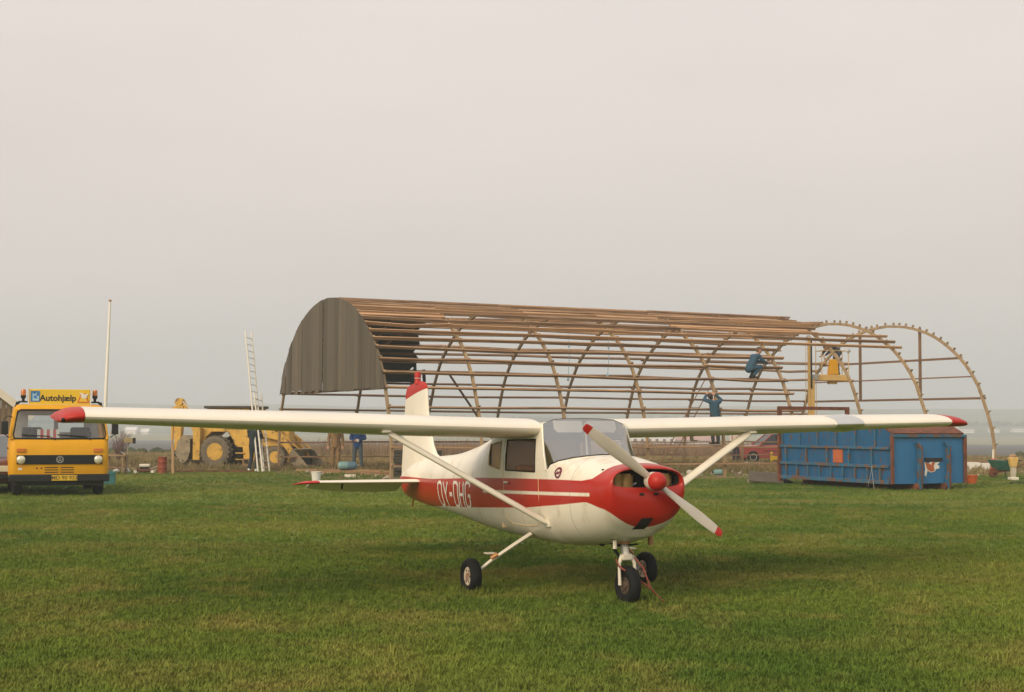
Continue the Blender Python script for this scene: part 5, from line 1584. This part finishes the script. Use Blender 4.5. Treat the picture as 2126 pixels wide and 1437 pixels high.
MB().hexa([(-1.58, .88, .62), (-1.58, 1.10, .62), (-1.80, 1.10, .62), (-1.80, .88, .62)], [(-1.44, .86, 2.35), (-1.44, 1.12, 2.35), (-1.84, 1.12, 2.35), (-1.84, .86, 2.35)]).build('dipper_arm', DY, dg, bevel=.015, loc=(-.34, 0, 0))
MB().tube([(-1.95, 1.0, 1.05), (-1.93, 1.0, 2.3)], .055, 10).tube([(-1.95, 1.0, .55), (-1.95, 1.0, 1.06)], .025, 8).build('bucket_ram', DY, dg, smooth=50, loc=(-.34, 0, 0))
MB().tube([(-1.86, .9, 2.55), (-1.25, .9, 2.0)], .022, 8).tube([(-1.25, .9, 2.0), (-.75, .9, 1.5)], .05, 10).build('dipper_ram', M['alu'], dg, smooth=50)
MB().tube([(-1.85, 1.0, .70), (-1.95, 1.0, .50), (-1.66, 1.0, .40)], .06, 8).tube([(-1.70, 1.0, .62), (-1.55, 1.0, .40)], .05, 8).build('bucket_link', M['blackpl'], dg, smooth=50, loc=(-.34, 0, 0))
bp_ = [(-1.52, .98), (-1.30, 1.22), (-1.08, 1.14), (-1.00, 1.08), (-.98, .62), (-1.10, .26), (-1.28, .14), (-1.46, .24), (-1.60, .5)]
bko = MB()
bko.prism(bp_, (0, .62, 0), (1, 0, 0), (0, 0, 1), .03)
bko.prism(bp_, (0, 1.38, 0), (1, 0, 0), (0, 0, 1), .03)
n9 = len(bp_)
bko.loft([[V((x, y_, z)) for x, z in [bp_[k] for k in (3, 2, 1, 0, 8, 7, 6, 5)]] for y_ in (.60, 1.37)], False)
bkt = bko.build('digging_bucket', DM, dg, loc=(-.34, 0, 0))
sm = bkt.modifiers.new('thickness', 'SOLIDIFY'); sm.thickness = .02
for k in range(4): MB().hexa([(-1.06, .66 + k * .2, .22), (-.99, .66 + k * .2, .30), (-.99, .74 + k * .2, .30), (-1.06, .74 + k * .2, .22)], [(-.98, .68 + k * .2, .12), (-.95, .68 + k * .2, .15), (-.95, .72 + k * .2, .15), (-.98, .72 + k * .2, .12)]).build('tooth', DM, bkt)
MB().tube([(-1.12, .75, .16), (-1.14, .74, 0)], .02, 6).build('prop', M['dullmetal'], dg, loc=(-.34, 0, 0))
# loader arms and front bucket
for y_ in (.42, 1.58):
    MB().hexa([(1.30, y_ - .06, 1.28), (1.30, y_ + .06, 1.28), (1.30, y_ + .06, 1.58), (1.30, y_ - .06, 1.58)], [(2.45, y_ - .06, 1.05), (2.45, y_ + .06, 1.05), (2.50, y_ + .06, 1.32), (2.50, y_ - .06, 1.32)]).hexa([(2.45, y_ - .055, 1.05), (2.45, y_ + .055, 1.05), (2.55, y_ + .055, 1.32), (2.55, y_ - .055, 1.32)], [(3.02, y_ - .055, .36), (3.02, y_ + .055, .36), (3.18, y_ + .055, .46), (3.18, y_ - .055, .46)]).build('loader_arm', DY, dg)
    MB().tube([(2.30, y_ + .1, 1.42), (2.80, y_ + .1, 1.05)], .05, 8).tube([(2.78, y_ + .1, 1.06), (3.28, y_ + .1, .66)], .028, 8).build('crowd_ram', DY, dg, smooth=50)
    MB().beam((2.15, y_, 1.28), (2.40, y_, 1.62), .07, .12, (0, 1, 0)).build('arm_bracket', DY, dg)
fb = [(3.02, .06), (3.78, .02), (3.70, .14), (3.22, .66), (3.08, .72), (2.98, .50)]
fbm = MB()
fbm.prism(fb, (0, .12, 0), (1, 0, 0), (0, 0, 1), .03)
fbm.prism(fb, (0, 2.0, 0), (1, 0, 0), (0, 0, 1), .03)
fbm.loft([[V((x, y_, z)) for x, z in [(3.80, .02), (3.06, .05), (2.98, .46), (3.10, .72), (3.26, .70)]] for y_ in (.10, 1.99)], False)
fbk = fbm.build('front_bucket', DM, dg)
sm = fbk.modifiers.new('thickness', 'SOLIDIFY'); sm.thickness = .025
MB().box((3.12, 1.05, .30), (.05, 1.8, .34)).build('bucket_back', M['dark'], fbk)

# ------------------------------------------------------------------ people
def remesh(o, v):
    r = o.modifiers.new('blend', 'REMESH'); r.mode = 'VOXEL'; r.voxel_size = v; r.use_smooth_shade = True
    s = o.modifiers.new('soften', 'SMOOTH'); s.factor = .5; s.iterations = 3

STAND = dict(pelvis=(0, 0, .95), chest=(0, .01, 1.30), neck=(0, .01, 1.47), head=(0, -.02, 1.62), look=(0, -1, 0),
             hipL=(.09, 0, .92), kneeL=(.10, -.02, .50), ankL=(.10, .03, .09), toeL=(.12, -.14, .035),
             hipR=(-.09, 0, .92), kneeR=(-.10, -.02, .50), ankR=(-.10, .03, .09), toeR=(-.12, -.14, .035),
             shL=(.185, .01, 1.42), elL=(.25, .03, 1.15), wrL=(.26, -.06, .90), haL=(.26, -.10, .82),
             shR=(-.185, .01, 1.42), elR=(-.25, .03, 1.15), wrR=(-.26, -.06, .90), haR=(-.26, -.10, .82))
def person(label, loc, rotz, top_m, leg_m, hair_m, pose=None, shoe_m=None, coat_len=.05, eyes=False):
    J = {k: V(v) for k, v in STAND.items()}
    for k, v in (pose or {}).items(): J[k] = V(v)
    t = thing('person', label, 'person', loc, rotz)
    lk = J['look'].normalized()
    upv = (J['head'] - J['neck']).normalized()
    sidev = lk.cross(upv).normalized()
    upv = sidev.cross(lk).normalized()
    b = MB()
    b.capsule(J['pelvis'], J['chest'], .10, .12); b.capsule(J['chest'], J['neck'], .11, .06)
    b.capsule(J['neck'] - upv * .02, J['head'] - upv * .02, .052, .052)
    h = J['head']
    b.capsule(h + upv * .035 + lk * -.015, h + upv * .03 + lk * .02, .088, .080)
    b.capsule(h - upv * .05 + lk * .03, h - upv * .075 + lk * .05, .058, .036)
    b.capsule(h + lk * .085 + upv * .01, h + lk * .115 - upv * .03, .013, .017)
    for s in (-1, 1): b.capsule(h + sidev * s * .080 + upv * .02, h + sidev * s * .085 - upv * .025, .014, .012)
    for s in 'LR':
        sh, el, wr, ha = J['sh' + s], J['el' + s], J['wr' + s], J['ha' + s]
        b.capsule(J['chest'].lerp(sh, .4), sh, .08, .055); b.capsule(sh, el, .048, .040); b.capsule(el, wr, .040, .028)
        d = (ha - wr).normalized(); q = d.cross(V((0.3, 1, .2))).normalized(); r_ = d.cross(q)
        b.capsule(wr, wr + d * .085, .030, .034)
        for f, (off, ln) in enumerate(((-.028, .066), (-.010, .078), (.009, .074), (.027, .058))):
            base = wr + d * .095 + q * off
            k1 = base + d * ln * .5 + r_ * .010; k2 = k1 + d * ln * .38 + r_ * .026
            b.capsule(base, k1, .0105, .010, 8); b.capsule(k1, k2, .010, .009, 8)
        tb_ = wr + d * .03 - q * .030
        b.capsule(tb_, tb_ - q * .028 + d * .035, .012, .011, 8); b.capsule(tb_ - q * .028 + d * .035, tb_ - q * .03 + d * .068 + r_ * .01, .011, .009, 8)
        hp_, kn, an, to = J['hip' + s], J['knee' + s], J['ank' + s], J['toe' + s]
        b.capsule(J['pelvis'], hp_, .09, .08); b.capsule(hp_, kn, .075, .05); b.capsule(kn, an, .05, .036); b.capsule(an, to, .038, .03)
    remesh(b.build('body', M['skin'], t), .012)
    # trousers
    m = MB()
    m.capsule(J['pelvis'] + V((0, 0, .04)), (J['hipL'] + J['hipR']) / 2, .135, .12)
    for s in 'LR':
        hp_, kn, an = J['hip' + s], J['knee' + s], J['ank' + s]
        m.capsule(J['pelvis'], hp_, .125, .105); m.capsule(hp_, kn, .102, .073); m.capsule(kn, an + (kn - an) * .10, .073, .062)
    remesh(m.build('trousers', leg_m, t), .014)
    # top with sleeves
    m = MB()
    low = J['pelvis'] - (J['chest'] - J['pelvis']).normalized() * coat_len
    m.capsule(low, J['chest'], .145, .155); m.capsule(J['chest'], J['neck'] - upv * .03, .145, .07)
    sx = (J['shL'] - J['shR']).normalized()
    m.capsule(low + sx * .05, J['chest'] + sx * .055, .115, .125); m.capsule(low - sx * .05, J['chest'] - sx * .055, .115, .125)
    for s in 'LR':
        sh, el, wr = J['sh' + s], J['el' + s], J['wr' + s]
        m.capsule(J['chest'].lerp(sh, .3) + upv * .03, sh, .115, .078); m.capsule(sh, el, .075, .060); m.capsule(el, wr, .060, .045)
    remesh(m.build('jacket', top_m, t), .014)
    m = MB()
    m.capsule(h + upv * .055 - lk * .03, h + upv * .055 + lk * .005, .090, .083); m.capsule(h - lk * .055, h - lk * .045 - upv * .045, .062, .05)
    remesh(m.build('hair', hair_m, t), .012)
    for s in 'LR':
        m = MB()
        an, to = J['ank' + s], J['toe' + s]
        fw = (to - an); fw.z = 0
        fw = fw.normalized() if fw.length > .01 else V((0, -1, 0))
        base = V((an.x, an.y, to.z))
        m.capsule(base - fw * .045 + V((0, 0, .008)), to, .043, .036); m.capsule(an, base, .048, .043)
        remesh(m.build('shoe', shoe_m or M['darkcloth'], t), .012)
    if eyes:
        for s in (-1, 1):
            MB().ball(h + lk * .085 + sidev * s * .032 + upv * .028, .011, 8, 5).build('eye', M['pane'], t, smooth=180)
    return t

person('person in dark navy overalls standing at the ladder, seen from behind', (-9.02, 50.75, 0), rad(172), M['navy'], M['navy'], M['hairdark'],
       dict(elL=(.22, -.16, 1.22), wrL=(.10, -.33, 1.36), haL=(.07, -.42, 1.40), elR=(-.24, -.14, 1.20), wrR=(-.14, -.32, 1.30), haR=(-.10, -.42, 1.33), kneeL=(.10, -.05, .5), ankL=(.14, .10, .09), toeL=(.18, -.06, .035)), shoe_m=M['whitesack'])
person('person in tan camouflage overalls standing with arms hanging by the hangar posts', (-6.40, 52.7, 0), rad(6), M['camo'], M['camo'], M['hairbrown'], dict(ankL=(.11, .03, .09)), eyes=True)
person('person in bright blue jacket and worn jeans holding something pale', (-5.62, 52.9, 0), rad(-8), M['royal'], M['jeans'], M['hairdark'],
       dict(elL=(.27, .02, 1.16), wrL=(.10, -.20, 1.10), haL=(.02, -.26, 1.10), elR=(-.27, .02, 1.16), wrR=(-.10, -.20, 1.08), haR=(-.02, -.26, 1.08), kneeL=(.13, -.03, .5), ankL=(.16, .02, .09), toeL=(.20, -.14, .035), kneeR=(-.12, -.03, .5), ankR=(-.15, .02, .09), toeR=(-.18, -.15, .035)), shoe_m=M['whitesack'], eyes=True)
mug = thing('cloth', 'small pale cloth held by the person in the bright blue jacket', 'cloth', (-5.60, 52.62, 1.08), 0)
MB().box((0, 0, 0), (.13, .06, .10), (.2, .3, .1)).build('rag', M['whitesack'], mug, bevel=.02)
# man on the low purlin, arms raised, back turned
p = hp(11.25, -.06, 1.07)
person('person in blue work jacket with raised arms standing on a low hangar purlin', p, HA + rad(180), M['workblue'], M['darkcloth'], M['hairdark'],
       dict(chest=(.02, -.02, 1.28), neck=(.04, -.05, 1.44), head=(.12, -.10, 1.56), look=(.15, -.9, .5),
            shL=(.19, -.02, 1.40), elL=(.27, -.24, 1.46), wrL=(.12, -.34, 1.62), haL=(.06, -.36, 1.68), shR=(-.19, -.03, 1.40), elR=(-.37, -.20, 1.46), wrR=(-.20, -.26, 1.63), haR=(-.12, -.30, 1.67)), shoe_m=M['blackpl'])
# crouching on the 3.22 m purlin inside the frame, facing along the hangar
p = hp(13.55, 1.08, 3.31)
person('person in blue overalls crouching high up on a hangar purlin', p, HA + rad(90), M['workblue'], M['workblue'], M['hairbrown'],
       dict(pelvis=(0, .14, .36), chest=(0, -.06, .68), neck=(0, -.16, .82), head=(0, -.25, .95), look=(0, -.9, -.35),
            hipL=(.09, .12, .34), kneeL=(.12, -.26, .42), ankL=(.09, .02, .09), toeL=(.10, -.14, .035), hipR=(-.09, .12, .34), kneeR=(-.12, -.24, .40), ankR=(-.09, .04, .09), toeR=(-.10, -.12, .035),
            shL=(.18, -.10, .77), elL=(.22, -.34, .60), wrL=(.12, -.52, .58), haL=(.08, -.60, .60), shR=(-.18, -.10, .77), elR=(-.22, -.32, .56), wrR=(-.12, -.50, .54), haR=(-.08, -.58, .56)), shoe_m=M['blackpl'])
# in the lift basket, bending over the side
p = lift.matrix_basis @ V((1.05, .05, 3.69))
person('person in black jacket and slate trousers bending over in the lift basket', p, rad(-70), M['darkcloth'], M['bluetrouser'], M['hairdark'],
       dict(pelvis=(0, .05, .90), chest=(0, -.22, 1.06), neck=(0, -.36, 1.08), head=(0, -.46, 1.05), look=(0, -.7, -.7),
            hipL=(.09, .04, .88), hipR=(-.09, .04, .88), shL=(.18, -.28, 1.08), elL=(.22, -.42, .90), wrL=(.14, -.55, .76), haL=(.12, -.62, .72), shR=(-.18, -.28, 1.08), elR=(-.22, -.42, .90), wrR=(-.14, -.55, .78), haR=(-.12, -.62, .72)))
person('person in pale sweater and dark trousers standing far back by the red hatchback', (10.30, 66.5, -.06), rad(20), M['palecloth'], M['darkcloth'], M['hairbrown'], None)

# ------------------------------------------------------------------ odds and ends on the ground
fp = thing('flagpole', 'slim white flagpole behind the breakdown truck', 'flagpole', (-13.32, 47.3, 0))
MB().tube([(0, 0, 0), (.05, 0, 3), (.12, 0, 5.68)], [.065, .055, .035], 12).build('pole', M['pole'], fp, smooth=60)
MB().lathe([(.05, 0), (.055, .03), (.03, .06), (0, .07)], (.12, 0, 5.66), (0, 0, 1), 12).build('finial', M['wood'], fp, smooth=60)
MB().box((0, .02, .25), (.22, .16, .5)).build('pole_foot', M['concrete'], fp, bevel=.01)

d_ = thing('drum', 'small rusty red steel drum beside the wooden post', 'drum', (-11.68, 48.5, 0))
MB().lathe([(.150, 0), (.158, .01), (.150, .03), (.150, .17), (.158, .185), (.150, .20), (.150, .36), (.158, .375), (.150, .39), (.150, .53), (.158, .545), (.150, .56), (.13, .55), (0, .55)], (0, 0, 0), (0, 0, 1), 24).build('shell', M['drum'], d_, smooth=35)
MB().lathe([(.03, 0), (.03, .02), (0, .022)], (.07, -.03, .55), (0, 0, 1), 10).build('bung', M['dullmetal'], d_)

def post(x, y, h, w, label, m=M['wood'], lean=0.0):
    t = thing('post', label, 'post', (x, y, 0))
    MB().hexa([(-w / 2, -w / 2, -.02), (w / 2, -w / 2, -.02), (w / 2, w / 2, -.02), (-w / 2, w / 2, -.02)], [(-w / 2 + lean, -w / 2, h), (w / 2 + lean, -w / 2, h), (w / 2 + lean, w / 2, h), (-w / 2 + lean, w / 2, h)]).build('shaft', m, t, bevel=.006)
    return t
post(-11.27, 48.3, 1.0, .085, 'bare brown wooden post between the red drum and the digging bucket', lean=-.03)

mw = thing('lawn_mower', 'small lawn mower with a cream engine cover on the field edge', 'lawn mower', (-12.30, 48.6, 0), .1)
MB().box((0, 0, .10), (.46, .40, .09)).build('deck', M['rust'], mw, bevel=.03)
MB().box((.0, -.02, .17), (.26, .26, .10)).build('engine', M['blackpl'], mw, bevel=.02)
MB().box((.01, 0, .26), (.34, .28, .10)).build('engine_cover', M['cream'], mw, bevel=.03)
for sx in (-.27, .29):
    for sy in (-.22, .22):
        w_ = MB().lathe([(.03, -.025), (.055, -.03), (.06, 0), (.055, .03), (.03, .025)], (sx, sy, .06), (0, 1, 0), 16).build('wheel', M['cream'], mw, smooth=50)
MB().tube([(.22, -.15, .14), (.55, -.15, .30), (.55, .15, .30), (.22, .15, .14)], .010, 6).build('handle', M['dullmetal'], mw)

wbn = thing('workbench', 'old wooden workbench with a low shelf beside the breakdown truck', 'bench', (-13.15, 48.2, 0))
for k in range(3): MB().box((0, -.16 + k * .16, .60), (.72, .15, .04)).build('top_plank', M['wood'], wbn)
MB().box((0, 0, .20), (.56, .34, .03)).build('shelf', M['wood'], wbn)
for sx in (-.27, .27):
    for sy in (-.17, .17): MB().box((sx, sy, .29), (.05, .05, .58)).build('leg', M['wood'], wbn)
tool = thing('trowel', 'pale hand tool lying on the old workbench', 'tool', (-12.92, 48.15, .622))
MB().beam((-.05, 0, .10), (.06, .02, .03), .05, .02).build('blade', M['alu'], tool)
MB().tube([(.06, .02, .03), (.16, .03, .0)], .016, 6).build('handle', M['wood'], tool)

pb = thing('pole_box', 'small straw-coloured box with a dark end on a thin pole', 'box', (-12.86, 48.5, 0))
MB().tube([(0, 0, 0), (.02, 0, 1.0)], .022, 8).build('pole', M['greywood'], pb)
MB().tube([(0, 0, .95), (.10, 0, 1.02)], .015, 6).build('bracket', M['rust'], pb)
MB().box((.05, 0, 1.10), (.30, .20, .16)).build('box', M['plate'] if False else mat('straw_paint', (.34, .27, .13), .7, var=.2, scale=9), pb, bevel=.01)
MB().box((.225, 0, 1.09), (.05, .22, .19)).build('end_cap', M['blackpl'], pb, bevel=.008)

for k, (x, y, s, lb) in enumerate(((-12.95, 48.7, .15, 'crumpled white sack on the grass under the workbench'), (-13.3, 48.8, .11, 'smaller white sack behind the workbench leg'))):
    sk = MB()
    clump(sk, (0, 0, s * .45), s, random.Random(40 + k), 10, 6)
    o = sk.build('sack', M['whitesack'], smooth=180, loc=(x, y, 0)); tag(o, lb, 'sack')

cr_ = thing('plastic_crate', 'teal plastic crate standing beside the breakdown truck', 'crate', (-10.98, 39.6, 0), .2)
for sx, sy, dx, dy in ((0, -.15, .30, .015), (0, .15, .30, .015), (-.15, 0, .015, .30), (.15, 0, .015, .30)):
    MB().box((sx, sy, .18), (dx, dy, .36)).build('side', M['teal'], cr_, bevel=.004)
MB().box((0, 0, .02), (.28, .28, .02)).build('base', M['teal'], cr_)
MB().box((0, -.165, .30), (.33, .02, .04)).build('rim', M['teal'], cr_)

bk_ = thing('bucket', 'white plastic bucket standing in the grass beyond the tailplane', 'bucket', (-5.60, 41.6, 0))
MB().lathe([(.115, 0), (.14, .30), (.150, .30), (.150, .315), (.135, .315), (.11, .02), (0, .02)], (0, 0, 0), (0, 0, 1), 24).build('tub', M['whitesack'], bk_, smooth=40)
MB().tube([(.15 * math.cos(a), .02, .29 - .12 * math.sin(a)) for a in [k * math.pi / 8 for k in range(9)]], .005, 5).build('bail', M['dullmetal'], bk_)

gb = thing('gas_cylinder', 'pale teal gas cylinder lying on timber beside the hangar', 'cylinder', (-5.72, 50.3, .10), 0)
MB().lathe([(0, -.30), (.09, -.29), (.135, -.24), (.14, -.20), (.14, .02)], (0, 0, .14), (1, .25, 0), 20).build('rounded_end', M['paleteal'], gb, smooth=50)
MB().lathe([(.139, .021), (.139, .26), (.12, .32), (.05, .36)], (0, 0, .14), (1, .25, 0), 20).build('shell', M['steelblue'], gb, smooth=50)
MB().lathe([(.04, .35), (.04, .42), (.02, .44)], (0, 0, .14), (1, .25, 0), 12).build('valve', M['dullmetal'], gb, smooth=50)

def plank(x, y, z, L, w, h, rz, label, m, name='timber', tilt=0.0, cat='timber', group=None):
    o = MB().box((0, 0, h / 2), (L, w, h)).build(name, m, bevel=.006, loc=(x, y, z), rot=(0, tilt, rz))
    return tag(o, label, cat, group)
plank(-5.1, 49.2, 0, 3.4, .12, .10, .12, 'long brown beam lying on the ground below the gas cylinder', M['purlin'])
plank(-5.6, 50.4, 0, 2.6, .14, .10, -.05, 'brown timber lying under the pale teal gas cylinder', M['purlin'])
plank(-3.9, 48.1, 0, 2.2, .20, .09, .35, 'broad reddish plank lying in the soil beside the boarded gable', M['purlin'])
plank(-6.6, 51.2, 0, 2.0, .10, .09, .2, 'short brown beam lying in front of the loader front bucket', M['purlin'])
plank(-10.3, 50.0, 0, 2.8, .10, .07, .03, 'thin reddish beam lying in the grass before the loader rear wheel', M['rust'])
plank(-11.6, 49.8, 0, 1.2, .10, .06, -.05, 'short rusty bar lying beside the wooden post', M['rust'], cat='bar')
plank(-5.05, 45.4, 0, .34, .30, .10, .1, 'pale wooden block lying near the white bucket', M['barge'], 'block', cat='block')
plank(4.9, 58.4, 0, 1.6, .9, .14, .2, 'pale slab lying on rubble inside the hangar behind the nose', M['concrete'], 'slab', cat='slab')
plank(5.3, 58.0, .14, 1.0, .5, .10, .5, 'smaller pale slab stacked on the slab inside the hangar', M['concrete'], 'slab', cat='slab', tilt=.08)
cr2 = thing('wooden_stool', 'small wooden crate stool under the backhoe loader', 'stool', (-9.55, 52.3, 0), .1)
for sx in (-.12, .12):
    for sy in (-.12, .12): MB().box((sx, sy, .19), (.04, .04, .38)).build('leg', M['wood'], cr2)
MB().box((0, 0, .40), (.32, .32, .03)).build('seat', M['wood'], cr2)
MB().box((0, -.12, .20), (.24, .02, .04)).build('stretcher', M['wood'], cr2)

# stack of dark boards inside the hangar, behind the tail
stt = thing('board_stack', 'stack of dark tarred boards inside the hangar behind the fin', 'boards', hp(2.0, 3.2), HA - .40)
zz = 0
for k in range(9):
    hh = .10 if k != 3 else .05
    MB().box((hr.uniform(-.06, .06), hr.uniform(-.04, .04), zz + hh / 2), (1.5, .9, hh - .012), (0, 0, hr.uniform(-.04, .04))).build('board', M['darkwood'] if k != 3 else M['greywood'], stt)
    zz += hh
mt = thing('tarred_panel', 'slab of brown tarred roofing panel propped on black felt beside the container', 'panel', (7.45, 42.4, 0), -.15)
MB().box((0, .1, .17), (1.0, .95, .05), (.26, .06, 0)).build('panel', M['sheet'], mt, bevel=.01)
fl = MB(); clump(fl, (0, 0, .05), .36, random.Random(3), 10, 5)
o = fl.build('felt_heap', M['felt'], mt, smooth=180, loc=(.30, .18, 0)); o.scale = (1.3, 1, .45)
MB().box((-.32, .3, .06), (.4, .3, .12), (0, 0, .3)).build('support_block', M['greywood'], mt)

yb = thing('barrier', 'bright yellow plank barrier on a post in front of the red hatchback', 'barrier', (11.6, 64.3, -.04), .03)
MB().box((.55, 0, .30), (1.3, .05, .17)).build('plank', M['signyellow'], yb, bevel=.005)
MB().box((-.06, 0, .28), (.09, .08, .60)).build('post', M['signyellow'], yb, bevel=.01)
MB().box((1.15, .02, .2), (.09, .08, .42)).build('post', M['signyellow'], yb, bevel=.01)
plank(10.6, 64.2, -.04, 1.1, .16, .12, 0, 'pale beam lying beside the yellow barrier', M['barge'])
post(11.05, 55.6, .62, .07, 'short dark stake in the soil inside the hangar', M['archdark'])

# right-hand end: tub, tamper, barrow, white blocks, dark sheet
tubo = thing('tub', 'bright orange plastic tub beside the blue container', 'tub', (13.62, 42.9, 0))
MB().lathe([(.125, 0), (.175, .23), (.19, .235), (.19, .25), (.165, .25), (.12, .02), (0, .02)], (0, 0, 0), (0, 0, 1), 24).build('bowl', M['orangepl'], tubo, smooth=40)
MB().tube([(.17, -.05, .23), (.21, 0, .27), (.17, .05, .23)], .010, 6).build('handle', M['whitesack'], tubo)
tp = thing('tamper', 'yellow motor tamper with dark handles on a pale foot', 'tamper', (15.85, 45.8, 0), .1)
MB().box((0, 0, .05), (.24, .30, .10)).build('foot', M['barge'], tp, bevel=.015)
MB().hexa([(-.06, -.06, .10), (.06, -.06, .10), (.06, .06, .10), (-.06, .06, .10)], [(-.075, -.075, .42), (.075, -.075, .42), (.075, .075, .42), (-.075, .075, .42)]).build('bellows', M['concrete'], tp, bevel=.01)
MB().hexa([(-.09, -.09, .40), (.09, -.09, .40), (.09, .09, .40), (-.09, .09, .40)], [(-.15, -.12, .72), (.15, -.12, .72), (.15, .12, .72), (-.15, .12, .72)]).build('housing', M['liftyellow'], tp, bevel=.03)
MB().ball((0, 0, .74), (.13, .11, .09), 12, 6).build('engine_cover', M['wood'], tp, smooth=180)
MB().tube([(-.24, 0, .62), (-.10, .14, .62), (.16, .14, .62), (.28, 0, .62)], .018, 6).build('handle', M['blackpl'], tp, smooth=60)
wbw = thing('wheelbarrow', 'dark green wheelbarrow standing by the last arch foot', 'wheelbarrow', (16.25, 47.9, 0), .3)
MB().hexa([(-.26, -.20, .26), (.24, -.20, .22), (.24, .20, .22), (-.26, .20, .26)], [(-.42, -.32, .60), (.40, -.32, .52), (.40, .32, .52), (-.42, .32, .60)]).build('tray', M['greenpaint'], wbw, bevel=.03)
MB().lathe([(.05, -.03), (.15, -.04), (.17, 0), (.15, .04), (.05, .03)], (-.40, 0, .17), (0, 1, 0), 20).build('wheel', M['rust'], wbw, smooth=50)
for s in (-1, 1):
    MB().tube([(-.42, s * .05, .17), (.1, s * .18, .24), (.75, s * .26, .52)], .018, 6).build('handle', M['rust'], wbw)
    MB().tube([(.22, s * .20, .26), (.26, s * .22, 0)], .018, 6).build('leg', M['greenpaint'], wbw)
bnd = thing('sack', 'rust-orange bag with a white tube on top beside the last arch foot', 'sack', (16.25, 48.9, 0))
MB().hexa([(-.10, -.10, .0), (.14, -.10, 0), (.14, .12, 0), (-.10, .12, 0)], [(-.07, -.08, .62), (.10, -.08, .60), (.10, .08, .60), (-.07, .08, .62)]).build('bag', M['orangepatch'], bnd, bevel=.05)
MB().tube([(0, 0, .58), (.01, 0, .92)], .035, 10).build('tube', M['barge'], bnd, smooth=60)
for k, (x, y, L, h, lb) in enumerate(((17.7, 56.3, .85, .30, 'large white foam block lying in the grass past the container'), (18.65, 56.6, .75, .26, 'second white foam block, beside the larger one'), (19.2, 56.0, .28, .2, 'small white foam block at the end of the two larger ones'))):
    plank(x, y, 0, L, .5, h, .05 * k, lb, M['whitesack'], 'foam_block', cat='block')
bs_ = MB(); clump(bs_, (0, 0, .0), .33, random.Random(8), 12, 5)
o = bs_.build('plastic_sheet', M['felt'], smooth=180, loc=(15.1, 42.9, .01)); o.scale = (1.3, .8, .22); tag(o, 'crumpled black plastic sheet on the grass in front of the tamper', 'sheet')

# rubble lying about in the soil: uncountable
rb = MB(); rr = random.Random(12)
for k in range(260):
    p = hp(rr.uniform(-.5, 24.5), rr.choice((rr.uniform(-.8, 2.5), rr.uniform(0, 12))))
    clump(rb, (p.x, p.y, .02), rr.uniform(.03, .10), rr, 5, 3)
tag(rb.build('rubble', M['concrete']), 'broken stones and rubble scattered in the bare soil', 'rubble', kind='stuff')
for k, (l, w, m, lb) in enumerate(((9.2, .8, 'whitesack', 'white plastic can lying in the soil below the raised-arm worker'), (9.9, 1.5, 'dullmetal', 'grey metal can beside the white plastic can'), (10.9, .9, 'barge', 'cream canister lying near the wooden ladder foot'), (12.2, 1.2, 'paleteal', 'pale teal canister lying past the wooden ladder foot'))):
    p = hp(l, w)
    t = thing('canister', lb, 'canister', p, k * .9)
    MB().lathe([(.09, 0), (.10, .02), (.10, .24), (.06, .30), (.035, .31)], (-.15, 0, .10), (1, .1, 0), 14).build('shell', M[m], t, smooth=40)
    MB().lathe([(.04, 0), (.04, .05)], (.16, .03, .10), (1, .1, 0), 10).build('cap', M['blackpl'], t)

# leafless shrub at the left
sh = thing('shrub', 'bare purplish brown shrub beside the workbench', 'shrub', (-16.4, 60.5, 0))
tw = MB(); rr = random.Random(4)
stem = MB()
for k in range(46):
    a = rr.uniform(0, 6.283); h_ = rr.uniform(.7, 1.35); sp_ = rr.uniform(.1, .65)
    q = V((math.cos(a) * sp_, math.sin(a) * sp_, h_))
    m1 = V((q.x * .35, q.y * .35, h_ * .5))
    (stem if k < 6 else tw).tube([(0, 0, 0), m1, q], [.018, .011, .004], 4)
    for j in range(4):
        b0_ = m1.lerp(q, rr.uniform(0, .8)); (tw).tube([b0_, b0_ + V((rr.uniform(-.22, .22), rr.uniform(-.22, .22), rr.uniform(.1, .35)))], [.006, .003], 3)
stem.build('trunk', M['bushtwig'], sh); tw.build('crown', M['bushtwig'], sh)
